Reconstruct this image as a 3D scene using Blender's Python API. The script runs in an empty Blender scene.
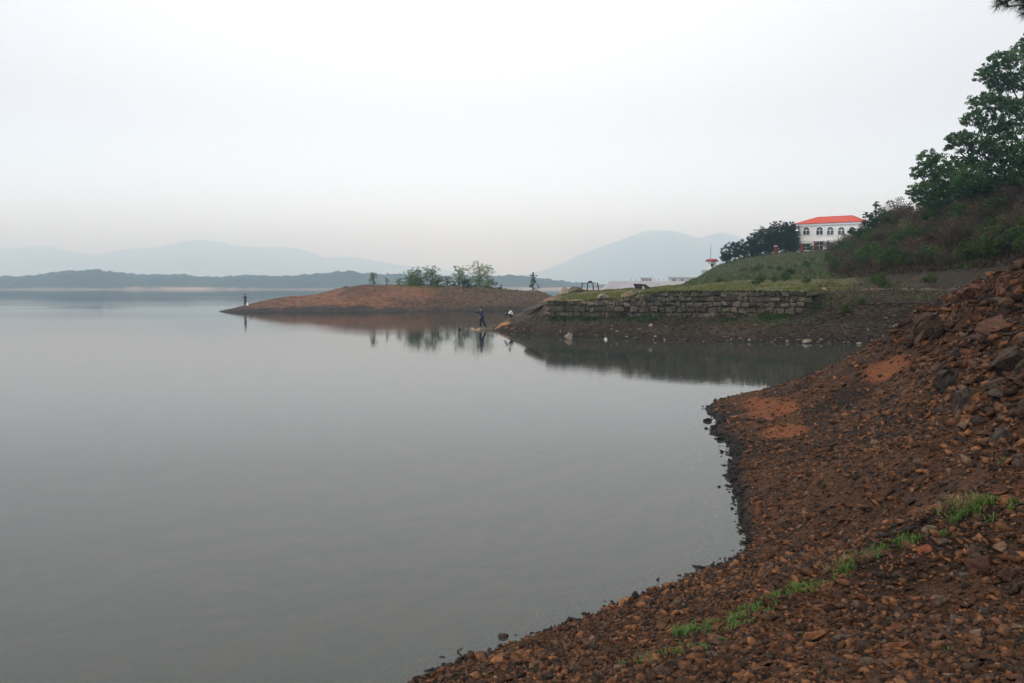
import bpy, bmesh, math, random
import numpy as np
from mathutils import Vector, Matrix

rng = np.random.default_rng(11)
random.seed(5)
scene = bpy.context.scene
COL = scene.collection

# ------------------------------------------------------------------ camera
H = 3.65                    # eye height above the lake
F = 900.0                   # focal length in pixels of the 1024 wide picture
CX, CY, HZ = 512.0, 341.5, 287.0
PITCH = math.atan((CY - HZ) / F)
cam_d = bpy.data.cameras.new('camera')
cam_d.sensor_width = 36.0
cam_d.lens = 36.0 * F / 1024.0
cam_d.clip_start = 0.1
cam_d.clip_end = 30000
cam = bpy.data.objects.new('camera', cam_d)
cam.location = (0, 0, H)
cam.rotation_euler = (math.radians(90) - PITCH, 0, 0)
COL.objects.link(cam)
scene.camera = cam

# ------------------------------------------------------------------ sky, sun, exposure
SUN_EL, SUN_AZ = math.radians(52), math.radians(-125)   # azimuth from +Y, clockwise: behind the left shoulder
world = bpy.data.worlds.new('World')
scene.world = world
world.use_nodes = True
nt = world.node_tree
nt.nodes.clear()
wo = nt.nodes.new('ShaderNodeOutputWorld')
sky = nt.nodes.new('ShaderNodeTexSky')
sky.sky_type = 'NISHITA'
sky.sun_disc = False
sky.sun_elevation = SUN_EL
sky.sun_rotation = SUN_AZ
sky.air_density = 1.0
sky.dust_density = 6.0
sky.ozone_density = 1.0
hs = nt.nodes.new('ShaderNodeHueSaturation')
hs.inputs['Saturation'].default_value = 0.10
nt.links.new(sky.outputs[0], hs.inputs['Color'])
bg1 = nt.nodes.new('ShaderNodeBackground')
bg1.inputs['Strength'].default_value = 0.10
nt.links.new(hs.outputs[0], bg1.inputs['Color'])
# the even cloud sheet, a little brighter towards the left of the lake
tc = nt.nodes.new('ShaderNodeTexCoord')
dt = nt.nodes.new('ShaderNodeVectorMath'); dt.operation = 'DOT_PRODUCT'
dt.inputs[1].default_value = Vector((-0.06, 0.80, 0.60)).normalized()
nt.links.new(tc.outputs['Generated'], dt.inputs[0])
mr = nt.nodes.new('ShaderNodeMapRange')
mr.inputs['From Min'].default_value = 0.76
mr.inputs['From Max'].default_value = 1.0
mr.interpolation_type = 'SMOOTHSTEP'
nt.links.new(dt.outputs['Value'], mr.inputs['Value'])
mx = nt.nodes.new('ShaderNodeMix'); mx.data_type = 'RGBA'
mx.inputs['A'].default_value = (0.54, 0.56, 0.585, 1)
mx.inputs['B'].default_value = (0.80, 0.82, 0.845, 1)
nt.links.new(mr.outputs['Result'], mx.inputs['Factor'])
# the murk near the horizon is lit through and a little brighter
sx_ = nt.nodes.new('ShaderNodeSeparateXYZ'); nt.links.new(tc.outputs['Generated'], sx_.inputs[0])
hr = nt.nodes.new('ShaderNodeMapRange'); hr.interpolation_type = 'SMOOTHSTEP'
hr.inputs['From Min'].default_value = 0.0; hr.inputs['From Max'].default_value = 0.20
nt.links.new(sx_.outputs['Z'], hr.inputs['Value'])
ht_ = nt.nodes.new('ShaderNodeMix'); ht_.data_type = 'RGBA'
ht_.inputs['A'].default_value = (1.90, 2.56, 3.34, 1); ht_.inputs['B'].default_value = (1, 1, 1, 1)
nt.links.new(hr.outputs['Result'], ht_.inputs['Factor'])
sc_ = nt.nodes.new('ShaderNodeVectorMath'); sc_.operation = 'MULTIPLY'
nt.links.new(mx.outputs['Result'], sc_.inputs[0]); nt.links.new(ht_.outputs['Result'], sc_.inputs[1])
bg2 = nt.nodes.new('ShaderNodeBackground')
bg2.inputs['Strength'].default_value = 1.58
nt.links.new(sc_.outputs[0], bg2.inputs['Color'])
ms = nt.nodes.new('ShaderNodeMixShader')
ms.inputs[0].default_value = 0.78
nt.links.new(bg1.outputs[0], ms.inputs[1])
nt.links.new(bg2.outputs[0], ms.inputs[2])
nt.links.new(ms.outputs[0], wo.inputs['Surface'])

sd = bpy.data.lights.new('sun', 'SUN')
sd.energy = 1.2
sd.angle = math.radians(22)
sd.color = (1.0, 0.96, 0.90)
sun = bpy.data.objects.new('sun', sd)
sv = Vector((math.sin(SUN_AZ) * math.cos(SUN_EL), math.cos(SUN_AZ) * math.cos(SUN_EL), math.sin(SUN_EL)))
sun.rotation_euler = sv.to_track_quat('Z', 'Y').to_euler()
sun.location = (-30, -30, 60)
COL.objects.link(sun)

vs = scene.view_settings
vs.view_transform = 'Standard'
vs.look = 'None'
vs.exposure = 0.18
vs.gamma = 1.0
vs.use_curve_mapping = False
cy = scene.cycles
cy.use_denoising = True
cy.max_bounces = 8
cy.diffuse_bounces = 3
cy.glossy_bounces = 3
cy.transmission_bounces = 4
cy.transparent_max_bounces = 16
cy.volume_bounces = 6
cy.sample_clamp_indirect = 6.0

# ------------------------------------------------------------------ helpers
def ray(px, py):
    a = (np.asarray(px, float) - CX) / F
    b = (CY - np.asarray(py, float)) / F
    dy = math.cos(PITCH) + b * math.sin(PITCH)
    dz = -math.sin(PITCH) + b * math.cos(PITCH)
    return a / dy, dz / dy

def P(px, py, d):
    """world point at pixel px,py and distance d along +Y"""
    rx, rz = ray(px, py)
    return np.stack(np.broadcast_arrays(rx * d, np.asarray(d, float), H + rz * d), -1)

def V3(px, py, d):
    return Vector(P(px, py, d).tolist())

def water_d(py):
    _, rz = ray(CX, py)
    return -H / rz

_hash = np.random.default_rng(99).random((256, 256))
def vnoise(x, y):
    xi = np.floor(x).astype(int); yi = np.floor(y).astype(int)
    fx = x - xi; fy = y - yi
    fx = fx * fx * (3 - 2 * fx); fy = fy * fy * (3 - 2 * fy)
    h = lambda i, j: _hash[i & 255, j & 255]
    return ((h(xi, yi) * (1 - fx) + h(xi + 1, yi) * fx) * (1 - fy) +
            (h(xi, yi + 1) * (1 - fx) + h(xi + 1, yi + 1) * fx) * fy) * 2 - 1

def fbm(x, y, scale=1.0, octs=4, gain=0.5):
    x = np.asarray(x, float) / scale; y = np.asarray(y, float) / scale
    a, s, t = 1.0, 0.0, 0.0
    for k in range(octs):
        s = s + a * vnoise(x + 17.3 * k, y - 9.1 * k); t += a
        x = x * 2.03; y = y * 2.03; a *= gain
    return s / t

def sstep(a, b, x):
    t = np.clip((x - a) / (b - a), 0, 1)
    return t * t * (3 - 2 * t)

def mesh_np(name, V, Fs, cols=None, smooth=False):
    """V (n,3); Fs a list of index arrays (m,3) or (m,4)"""
    if isinstance(Fs, np.ndarray): Fs = [Fs]
    Fs = [f for f in Fs if len(f)]
    me = bpy.data.meshes.new(name)
    me.vertices.add(len(V))
    me.vertices.foreach_set('co', np.ascontiguousarray(V, np.float32).ravel())
    nl = sum(f.size for f in Fs); nf = sum(len(f) for f in Fs)
    me.loops.add(nl)
    me.loops.foreach_set('vertex_index', np.concatenate([f.ravel() for f in Fs]).astype(np.int32))
    me.polygons.add(nf)
    st = []; o = 0
    for f in Fs:
        st.append(o + np.arange(len(f)) * f.shape[1]); o += f.size
    me.polygons.foreach_set('loop_start', np.concatenate(st).astype(np.int32))
    me.update(calc_edges=True)
    me.validate()
    if cols is not None:
        ca = me.color_attributes.new('Col', 'FLOAT_COLOR', 'POINT')
        c = np.ones((len(V), 4), np.float32); c[:, :3] = cols
        ca.data.foreach_set('color', c.ravel())
    if smooth:
        me.polygons.foreach_set('use_smooth', np.ones(nf, bool))
    return me

def link(name, me, material=None, parent=None, loc=None):
    o = bpy.data.objects.new(name, me)
    COL.objects.link(o)
    if material is not None and me is not None:
        me.materials.clear()
        for m in (material if isinstance(material, (list, tuple)) else [material]):
            me.materials.append(m)
    if parent is not None: o.parent = parent
    if loc is not None: o.location = loc
    return o

def tag(o, label, cat, group=None):
    o['label'] = label; o['category'] = cat
    if group: o['group'] = group
    return o

def empty(name, loc, rz=0.0):
    o = bpy.data.objects.new(name, None)
    o.empty_display_size = 0.3
    o.location = loc; o.rotation_euler = (0, 0, rz)
    COL.objects.link(o)
    return o

def structure(name, me, m, smooth=True):
    o = link(name, me, m); o['kind'] = 'structure'
    return o

def grid_faces(nr, nc):
    i = np.arange(nr * nc).reshape(nr, nc)
    return np.stack([i[:-1, :-1], i[:-1, 1:], i[1:, 1:], i[1:, :-1]], -1).reshape(-1, 4)

# -------- a small solid-mesh builder
class MB:
    def __init__(s): s.bm = bmesh.new()
    def box(s, c, size, rz=0.0, bevel=0.0, rot=None, jitter=0.0):
        r = bmesh.ops.create_cube(s.bm, size=1.0)
        vs_ = r['verts']
        M = rot.to_4x4() if rot is not None else Matrix.Rotation(rz, 4, 'Z')
        for v in vs_:
            p = Vector((v.co.x * size[0], v.co.y * size[1], v.co.z * size[2]))
            if jitter: p += Vector([random.uniform(-jitter, jitter) for _ in range(3)])
            v.co = M @ p + Vector(c)
        if bevel:
            es = list({e for v in vs_ for e in v.link_edges})
            bmesh.ops.bevel(s.bm, geom=es, offset=bevel, segments=1, affect='EDGES', clamp_overlap=True)
        return s
    def tube(s, pts, radii, n=8, caps=True):
        pts = [Vector(p) for p in pts]
        rings = []
        for i, p in enumerate(pts):
            a = pts[max(i - 1, 0)]; b = pts[min(i + 1, len(pts) - 1)]
            q = (b - a).normalized().to_track_quat('Z', 'Y')
            rings.append([s.bm.verts.new(p + q @ Vector((math.cos(2 * math.pi * k / n) * radii[i], math.sin(2 * math.pi * k / n) * radii[i], 0))) for k in range(n)])
        for A, B in zip(rings[:-1], rings[1:]):
            for k in range(n):
                s.bm.faces.new((A[k], A[(k + 1) % n], B[(k + 1) % n], B[k]))
        if caps:
            s.bm.faces.new(rings[0][::-1]); s.bm.faces.new(rings[-1])
        return s
    def prism(s, poly, y0, y1):
        """poly in x,z swept from y0 to y1"""
        A = [s.bm.verts.new((x, y0, z)) for x, z in poly]
        B = [s.bm.verts.new((x, y1, z)) for x, z in poly]
        n = len(poly)
        for k in range(n): s.bm.faces.new((A[k], A[(k + 1) % n], B[(k + 1) % n], B[k]))
        s.bm.faces.new(A[::-1]); s.bm.faces.new(B)
        return s
    def faces(s, verts, faces):
        vv = [s.bm.verts.new(v) for v in verts]
        for f in faces: s.bm.faces.new([vv[i] for i in f])
        return s
    def build(s, name, m, parent=None, loc=None, smooth=False):
        bmesh.ops.recalc_face_normals(s.bm, faces=s.bm.faces[:])
        me = bpy.data.meshes.new(name)
        s.bm.to_mesh(me); s.bm.free()
        if smooth:
            me.polygons.foreach_set('use_smooth', np.ones(len(me.polygons), bool))
        return link(name, me, m, parent, loc)

# ------------------------------------------------------------------ materials
def new_mat(name):
    m = bpy.data.materials.new(name); m.use_nodes = True
    n = m.node_tree; b = n.nodes['Principled BSDF']
    b.inputs['Specular IOR Level'].default_value = 0.25
    return m, n, b

def noise_mat(name, c1, c2, scale=8.0, rough=0.9, bump=0.0, bscale=None, coord='Object', detail=6.0):
    m, n, b = new_mat(name)
    b.inputs['Roughness'].default_value = rough
    t = n.nodes.new('ShaderNodeTexCoord')
    nz = n.nodes.new('ShaderNodeTexNoise')
    nz.inputs['Scale'].default_value = scale; nz.inputs['Detail'].default_value = detail
    n.links.new(t.outputs[coord], nz.inputs['Vector'])
    r = n.nodes.new('ShaderNodeValToRGB')
    r.color_ramp.elements[0].position = 0.32; r.color_ramp.elements[1].position = 0.68
    r.color_ramp.elements[0].color = (*c1, 1); r.color_ramp.elements[1].color = (*c2, 1)
    n.links.new(nz.outputs['Fac'], r.inputs['Fac'])
    n.links.new(r.outputs['Color'], b.inputs['Base Color'])
    if bump:
        nb = n.nodes.new('ShaderNodeTexNoise')
        nb.inputs['Scale'].default_value = bscale or scale * 3; nb.inputs['Detail'].default_value = 8
        n.links.new(t.outputs[coord], nb.inputs['Vector'])
        bp = n.nodes.new('ShaderNodeBump'); bp.inputs['Strength'].default_value = 1.0
        bp.inputs['Distance'].default_value = bump
        n.links.new(nb.outputs['Fac'], bp.inputs['Height'])
        n.links.new(bp.outputs['Normal'], b.inputs['Normal'])
    return m

def attr_mat(name, rough=0.95, nscale=30.0, lo=0.6, hi=1.35, bump=0.0, bscale=40.0, spec=0.2, transl=0.0, vor=None):
    """colour from the mesh's own colour attribute, broken up by a fine noise in world space"""
    m, n, b = new_mat(name)
    b.inputs['Roughness'].default_value = rough
    b.inputs['Specular IOR Level'].default_value = spec
    a = n.nodes.new('ShaderNodeVertexColor'); a.layer_name = 'Col'
    g = n.nodes.new('ShaderNodeNewGeometry')
    nz = n.nodes.new('ShaderNodeTexNoise')
    nz.inputs['Scale'].default_value = nscale; nz.inputs['Detail'].default_value = 7; nz.inputs['Roughness'].default_value = 0.65
    n.links.new(g.outputs['Position'], nz.inputs['Vector'])
    mp = n.nodes.new('ShaderNodeMapRange')
    mp.inputs['From Min'].default_value = 0.3; mp.inputs['From Max'].default_value = 0.7
    mp.inputs['To Min'].default_value = lo; mp.inputs['To Max'].default_value = hi
    n.links.new(nz.outputs['Fac'], mp.inputs['Value'])
    mul = n.nodes.new('ShaderNodeVectorMath'); mul.operation = 'SCALE'
    n.links.new(a.outputs['Color'], mul.inputs[0]); n.links.new(mp.outputs['Result'], mul.inputs['Scale'])
    n.links.new(mul.outputs[0], b.inputs['Base Color'])
    if bump:
        nb = n.nodes.new('ShaderNodeTexNoise')
        nb.inputs['Scale'].default_value = bscale; nb.inputs['Detail'].default_value = 8; nb.inputs['Roughness'].default_value = 0.7
        n.links.new(g.outputs['Position'], nb.inputs['Vector'])
        h = nb.outputs['Fac']
        if vor:
            vo = n.nodes.new('ShaderNodeTexVoronoi'); vo.inputs['Scale'].default_value = vor
            n.links.new(g.outputs['Position'], vo.inputs['Vector'])
            ad = n.nodes.new('ShaderNodeMath'); ad.operation = 'ADD'
            n.links.new(nb.outputs['Fac'], ad.inputs[0]); n.links.new(vo.outputs['Distance'], ad.inputs[1])
            h = ad.outputs[0]
        bp = n.nodes.new('ShaderNodeBump'); bp.inputs['Strength'].default_value = 1.0
        bp.inputs['Distance'].default_value = bump
        n.links.new(h, bp.inputs['Height']); n.links.new(bp.outputs['Normal'], b.inputs['Normal'])
    if transl:
        tr = n.nodes.new('ShaderNodeBsdfTranslucent'); n.links.new(mul.outputs[0], tr.inputs['Color'])
        mxs = n.nodes.new('ShaderNodeMixShader'); mxs.inputs[0].default_value = transl
        n.links.new(b.outputs[0], mxs.inputs[1]); n.links.new(tr.outputs[0], mxs.inputs[2])
        n.links.new(mxs.outputs[0], n.nodes['Material Output'].inputs['Surface'])
    return m

M_ROCKY = attr_mat('rocky_soil', nscale=22, lo=0.45, hi=1.5, bump=0.05, bscale=18, vor=14)
M_ROCK = attr_mat('rock', nscale=16, lo=0.4, hi=1.6, bump=0.02, bscale=45)
M_HEAD = attr_mat('headland_ground', nscale=4.0, lo=0.4, hi=1.7, bump=0.16, bscale=5, vor=3.5)
M_SPIT = attr_mat('red_earth', nscale=1.4, lo=0.45, hi=1.55, bump=0.14, bscale=3.5)
M_LEAF = attr_mat('leaves', rough=0.7, nscale=2.0, lo=0.8, hi=1.2, transl=0.35)
M_TWIG = attr_mat('twigs', rough=0.9, nscale=2.0, lo=0.8, hi=1.2)
M_GRASS = attr_mat('grass_blades', rough=0.7, nscale=3.0, lo=0.75, hi=1.25, transl=0.3)
M_BARK = noise_mat('bark', (0.025, 0.02, 0.015), (0.07, 0.055, 0.04), 12, bump=0.02)
M_FAR = attr_mat('far_ground', nscale=0.02, lo=0.8, hi=1.2)
M_STONE = attr_mat('wall_stone', nscale=6, lo=0.6, hi=1.35, bump=0.03, bscale=9)
M_PLASTER = noise_mat('white_plaster', (0.72, 0.68, 0.62), (0.80, 0.77, 0.72), 0.7, 0.85)
M_TRIM = noise_mat('white_trim', (0.78, 0.77, 0.74), (0.82, 0.81, 0.79), 3, 0.7)
M_ROOF = noise_mat('red_roof_tile', (0.44, 0.060, 0.034), (0.56, 0.085, 0.05), 2.5, 0.8)
M_ROOF2 = noise_mat('dull_red_roof', (0.25, 0.05, 0.05), (0.33, 0.07, 0.07), 4, 0.8)
M_BRICK = noise_mat('red_brick', (0.12, 0.026, 0.022), (0.18, 0.038, 0.03), 9, 0.9)
M_CONC = noise_mat('pale_concrete', (0.40, 0.37, 0.34), (0.55, 0.51, 0.47), 2.5, 0.9, 0.01)
M_DARKSLAB = noise_mat('dark_slab', (0.018, 0.017, 0.016), (0.05, 0.045, 0.04), 3, 0.85, 0.02)
M_IRON = noise_mat('dark_iron', (0.02, 0.022, 0.025), (0.045, 0.045, 0.045), 10, 0.6)
M_DAMSTONE = noise_mat('dam_facing', (0.36, 0.31, 0.30), (0.48, 0.43, 0.42), 0.25, 0.95)
m, n, b = new_mat('window_glass'); b.inputs['Base Color'].default_value = (0.03, 0.035, 0.04, 1)
b.inputs['Roughness'].default_value = 0.12; b.inputs['Specular IOR Level'].default_value = 0.5; M_GLASS = m

# ------------------------------------------------------------------ near bank (thin plate spline through surveyed points)
def pz(px, py, d):
    p = P(px, py, d); return (p[0], p[1], p[2])
ctl = []
shore_px = [(400, 683), (470, 655), (560, 625), (640, 595), (700, 570), (748, 545), (738, 510), (724, 470), (713, 430),
            (706, 409), (740, 395), (775, 385), (811, 375), (840, 366), (868, 357), (895, 348)]
for x, y in shore_px:
    d = water_d(y); ctl.append((float((x - CX) / F * d / (math.cos(PITCH) + (CY - y) / F * math.sin(PITCH))), float(d), -.02 if y > 600 else 0.0))
for t in [(1024, 683, 4.2), (800, 683, 5.2), (620, 683, 6.6), (800, 600, 7.5), (900, 600, 6.9), (1024, 600, 6.0), (1024, 500, 8.5),
          (985, 490, 7.9), (650, 655, 7.1), (800, 548, 11.4), (850, 548, 10.2), (900, 520, 10.2), (1000, 470, 8.9), (1000, 400, 11.0),
          (1024, 350, 14), (1024, 300, 16.5), (1024, 263, 19), (992, 281, 21), (965, 294, 23.5), (932, 311, 29), (915, 325, 36),
          (905, 338, 45), (880, 372, 30.5), (800, 420, 21.8), (740, 425, 22.6), (780, 480, 15.4), (850, 450, 15.4), (900, 420, 15.9),
          (930, 380, 17.9), (950, 340, 20.0), (860, 400, 22.5)]:
    ctl.append(pz(*t))
ctl += [(0, 0, 1.95), (1.5, 2.0, 1.98), (4, 0, 2.5), (-4, 0, 1.1), (-6, 3.5, -0.3), (-3.5, 7.5, -0.6), (-9, 10, -1.6), (-6, 16, -1.6), (0, 17, -1.3),
        (2, 26, -1.3), (3.5, 36, -1.6), (9, 46, -1.5), (17, 55, -1.3), (-10, 0, -0.9), (8, 2, 3.2), (12, 9, 4.6), (17, 20, 4.7), (19, 28, 4.2),
        (23, 38, 3.4), (26, 47, 2.8), (30, 57, 2.6), (22, 14, 5.6), (30, 30, 5.5), (34, 46, 4.6), (0, -8, 2.2), (10, -8, 3.6)]
ctl = np.array(ctl)
def _phi(r2): return 0.5 * r2 * np.log(r2 + 1e-9)
def tps_fit(c, reg=0.05):
    n_ = len(c); A = np.zeros((n_ + 3, n_ + 3))
    d2 = ((c[:, None, :2] - c[None, :, :2]) ** 2).sum(-1)
    A[:n_, :n_] = _phi(d2) + reg * np.eye(n_)
    A[:n_, n_] = 1; A[:n_, n_ + 1:] = c[:, :2]; A[n_, :n_] = 1; A[n_ + 1:, :n_] = c[:, :2].T
    return np.linalg.solve(A, np.concatenate([c[:, 2], np.zeros(3)]))
_w = tps_fit(ctl)
def bank_base(x, y):
    x = np.asarray(x, float); y = np.asarray(y, float); sh = x.shape
    x = x.ravel(); y = y.ravel(); out = np.empty(len(x))
    for i in range(0, len(x), 20000):
        a, b_ = x[i:i + 20000], y[i:i + 20000]
        d2 = (a[:, None] - ctl[None, :, 0]) ** 2 + (b_[:, None] - ctl[None, :, 1]) ** 2
        out[i:i + 20000] = _phi(d2) @ _w[:-3] + _w[-3] + _w[-2] * a + _w[-1] * b_
    return np.clip(out, -2.2, 7.0).reshape(sh)
def smooth_patch(x, y):
    """the bare red soil patches: 1 on the patch"""
    s = 0
    for px, py, rx, ry in ((768, 410, 29, 10), (785, 432, 22, 6), (884, 371, 15, 5)):
        c = BANK_HIT(px, py)
        ex = rx / F * c[1]; ey = ry / F * c[1] * c[1] / max(H - c[2], .5)
        q = ((x - c[0]) / ex) ** 2 + ((y - c[1]) / ey) ** 2
        s = np.maximum(s, 1 - sstep(0.35, 1.25, q + 1.3 * fbm(x, y, 0.8, 5)))
    return s
def BANK_HIT(px, py, off=0.0):
    rx, rz = ray(px, py)
    d = np.geomspace(1.5, 90, 3000)
    h = bank_base(rx * d, d) + off
    k = np.argmax(H + rz * d < h)
    return np.array([rx * d[k], d[k], h[k] - off])
def bank_z(x, y):
    z = bank_base(x, y)
    r = np.hypot(x, y)
    heap = sstep(1.3, 3.0, z)
    rid = 1 - np.abs(fbm(x + 3, y * 1.1, 1.5, 4)) * 2
    n = 0.05 * fbm(x, y, 0.5, 4) * sstep(2, 8, r) + 0.09 * fbm(x, y, 2.2, 3)
    n = n + heap * sstep(8, 14, r) * (0.34 * fbm(x, y, 1.7, 4) + 0.34 * (rid - 0.4) + .16 * (.4 - np.abs(fbm(x + y * .6, y - 5, .8, 3)) * 2))
    n = n - .32 * heap
    n = n * (0.35 + 0.65 * sstep(0.0, 0.5, z))
    return z + n
th = np.radians(np.concatenate([np.linspace(-78, -14, 40)[:-1], np.linspace(-14, 41, 560), np.linspace(41, 84, 60)[1:]]))
rr = np.concatenate([[0.05, 0.3, 0.6, 0.9], np.geomspace(1.2, 78, 440)])
TH, RR = np.meshgrid(th, rr)
BX = RR * np.sin(TH); BY = RR * np.cos(TH)
BZ = bank_z(BX, BY)
BZ = np.where(RR < 2, np.minimum(BZ, 2.05), BZ)
sp = smooth_patch(BX, BY)
n1 = fbm(BX, BY, 1.3, 5); n2 = fbm(BX + 40, BY, 0.35, 4); n3 = fbm(BX, BY + 33, 5, 3)
ca = np.array([0.072, 0.031, 0.015]); cb = np.array([0.016, 0.010, 0.0065]); cc = np.array([0.115, 0.048, 0.021])
k1 = sstep(-0.35, 0.35, n1 + 0.5 * n2)[..., None]; k3 = sstep(0.05, 0.5, n3 + 0.4 * n2)[..., None]
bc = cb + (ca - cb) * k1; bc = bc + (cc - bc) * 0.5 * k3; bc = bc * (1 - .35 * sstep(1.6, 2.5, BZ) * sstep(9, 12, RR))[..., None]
bc = bc + (np.array([0.185, 0.060, 0.021]) * (1 + .35 * n2[..., None]) - bc) * (sp * 0.85)[..., None]
wl_ = .03 + .09 * sstep(11, 15, RR)
wet = (1 - sstep(wl_ * .3, wl_ * 1.3, BZ + 0.5 * wl_ * n2))[..., None]           # water-stained, algae-dark strip at the waterline
wet = wet * sstep(-.30, -.10, BZ)[..., None]
bc = bc + (np.array([0.020, 0.016, 0.013]) - bc) * wet
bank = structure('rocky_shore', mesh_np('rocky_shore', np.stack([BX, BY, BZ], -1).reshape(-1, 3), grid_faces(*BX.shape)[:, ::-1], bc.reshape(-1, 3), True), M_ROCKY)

# ------------------------------------------------------------------ headland: profiles from the waterline to behind the crest
Z = lambda z, d: ('z', z, d)
prof = [
 (470, [Z(-1.2, 74), Z(-.9, 76), Z(-.9, 77), Z(-.9, 78), Z(-.9, 79), Z(-1, 80), Z(-1, 81), Z(-1.2, 82), Z(-1.5, 90)]),
 (486, [Z(-1.2, 74), Z(-.3, 77), Z(-.15, 77.5), Z(-.15, 78), Z(-.2, 79), Z(-.4, 80), Z(-.6, 81), Z(-1.2, 82), Z(-1.5, 90)]),
 (492, [Z(-1.2, 72), (330, 76.4), (327, 77.5), (326, 78.2), (326.5, 79), Z(0, 80.5), Z(-.6, 81.5), Z(-1.2, 83), Z(-1.5, 90)]),
 (505, [Z(-1.2, 71), (331, 74.8), (326, 76), (321, 77.8), (321, 79), Z(.4, 81), Z(-.3, 82), Z(-1.2, 84), Z(-1.5, 92)]),
 (517, [Z(-1.2, 70), (332, 73), (324, 74.8), (315.5, 77.5), (315.3, 79), Z(1.0, 81), Z(0, 83), Z(-1.2, 86), Z(-1.5, 94)]),
 (530, [Z(-1.2, 68), (333.5, 71), (319, 74), (310, 76.5), (309, 79), Z(1.5, 82), Z(0.5, 84), Z(-1.2, 88), Z(-1.5, 98)]),
 (546, [Z(-1.2, 66), (335, 68.6), (315, 70.9), (303.5, 73.2), (299.5, 78), (300, 82), Z(1.4, 86), Z(-1.2, 92), Z(-1.5, 105)]),
 (562, [Z(-1.2, 65), (336, 67.2), (314.5, 69.9), (302.3, 71.3), (294, 80), (293, 84), Z(2, 90), Z(-1.2, 98), Z(-1.5, 115)]),
 (600, [Z(-1.2, 62), (338, 64.6), (315, 68.9), (300, 70.2), (291.3, 80), (290.3, 86), Z(2.4, 94), Z(-1.2, 104), Z(-1.5, 125)]),
 (650, [Z(-1.2, 60), (340, 62), (315, 67.4), (295, 68.8), (288.6, 82), (288, 92), Z(2.6, 104), Z(-1.2, 118), Z(-1.5, 150)]),
 (685, [Z(-1.2, 59), (341, 61), (314.6, 66.4), (293, 67.8), (286.5, 84), (284.6, 105), Z(3.6, 130), Z(1.0, 160), Z(-1.5, 190)]),
 (700, [Z(-1.2, 58), (341.3, 60.5), (314.5, 66.0), (292.4, 67.4), (285.7, 84), (280, 120), (276.5, 160), Z(4.2, 215), Z(-1.5, 300)]),
 (720, [Z(-1.2, 58), (341.7, 60), (314.6, 65.5), (292, 66.9), (285, 84), (275, 128), (264.5, 185), Z(6.5, 230), Z(-1.5, 330)]),
 (745, [Z(-1.2, 57), (342, 59.6), (314.8, 64.8), (292, 66.3), (284.5, 84), (271, 130), (256.5, 178), Z(9, 230), Z(-1.5, 340)]),
 (775, [Z(-1.2, 56), (342.6, 59.2), (315, 63.9), (292, 65.4), (283.5, 84), (269, 126), (253, 168), Z(10.3, 230), Z(-1.5, 340)]),
 (800, [Z(-1.2, 55), (343, 58.8), (315, 63.3), (292, 64.8), (283, 84), (268, 122), (252.3, 160), Z(10.4, 230), Z(-1.5, 340)]),
 (820, [Z(-1.2, 54), (343.4, 58.5), (310, 62.6), (291.5, 65.2), (283.5, 82), (266, 115), (250.5, 150), Z(10.4, 230), Z(-1.5, 340)]),
 (842, [Z(-1.2, 53), (344, 58), (306, 61.5), (290, 65.4), (285, 79), (264, 104), (247.5, 133), Z(10.2, 220), Z(-1.5, 340)]),
 (870, [Z(-1.2, 52), (345, 57), (304, 60.8), (289, 65.2), (284.5, 76), (255, 93), (236, 114), Z(10.2, 215), Z(-1.5, 340)]),
 (900, [Z(-1.2, 51), (346, 56), (303, 60), (288.8, 64.6), (283.5, 73), (246, 86), (216, 100), Z(11, 200), Z(-1.5, 340)]),
 (955, [Z(-1.2, 50), (347, 55), (303, 58.5), (288.5, 62.5), (281, 68), (238, 77), (204, 87), Z(12, 190), Z(-1.5, 340)]),
 (1024, [Z(-1.0, 49), (348, 54), (300, 56), (287, 59), (276, 63), (228, 70), (189, 79), Z(13, 180), Z(-1.5, 340)]),
 (1120, [Z(-1.0, 48), Z(.1, 53), Z(2.9, 55), Z(3.7, 57), Z(4.6, 60), Z(9, 67), Z(14, 78), Z(15, 180), Z(-1.5, 340)]),
 (1320, [Z(-1.0, 46), Z(.6, 50), Z(3.2, 53), Z(4.1, 55), Z(5.4, 58), Z(10, 66), Z(15, 78), Z(16, 180), Z(-1.5, 340)]),
]
hpx = np.array([p[0] for p in prof], float)
kd = np.zeros((len(prof), 9)); kz = np.zeros((len(prof), 9))
for i, (x, row) in enumerate(prof):
    for j, k in enumerate(row):
        if k[0] == 'z': kz[i, j], kd[i, j] = k[1], k[2]
        else:
            kd[i, j] = k[1]; kz[i, j] = P(x, k[0], k[1])[2]
cols = np.concatenate([np.linspace(470, 1060, 470), np.linspace(1060, 1320, 60)[1:]])
segn = [8, 22, 8, 22, 34, 40, 24, 12]
tt = np.concatenate([np.linspace(j, j + 1, segn[j], endpoint=False) for j in range(8)] + [[8.0]])
def smooth_cols(a):
    k = np.array([1, 2, 3, 2, 1.]); k /= k.sum()
    return np.convolve(np.pad(a, 2, mode='edge'), k, 'valid')
KD = np.stack([smooth_cols(np.interp(cols, hpx, kd[:, j])) for j in range(9)], -1)
KZ = np.stack([smooth_cols(np.interp(cols, hpx, kz[:, j])) for j in range(9)], -1)
HD = np.stack([np.interp(tt, np.arange(9), KD[i]) for i in range(len(cols))])
HZZ = np.stack([np.interp(tt, np.arange(9), KZ[i]) for i in range(len(cols))])
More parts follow.
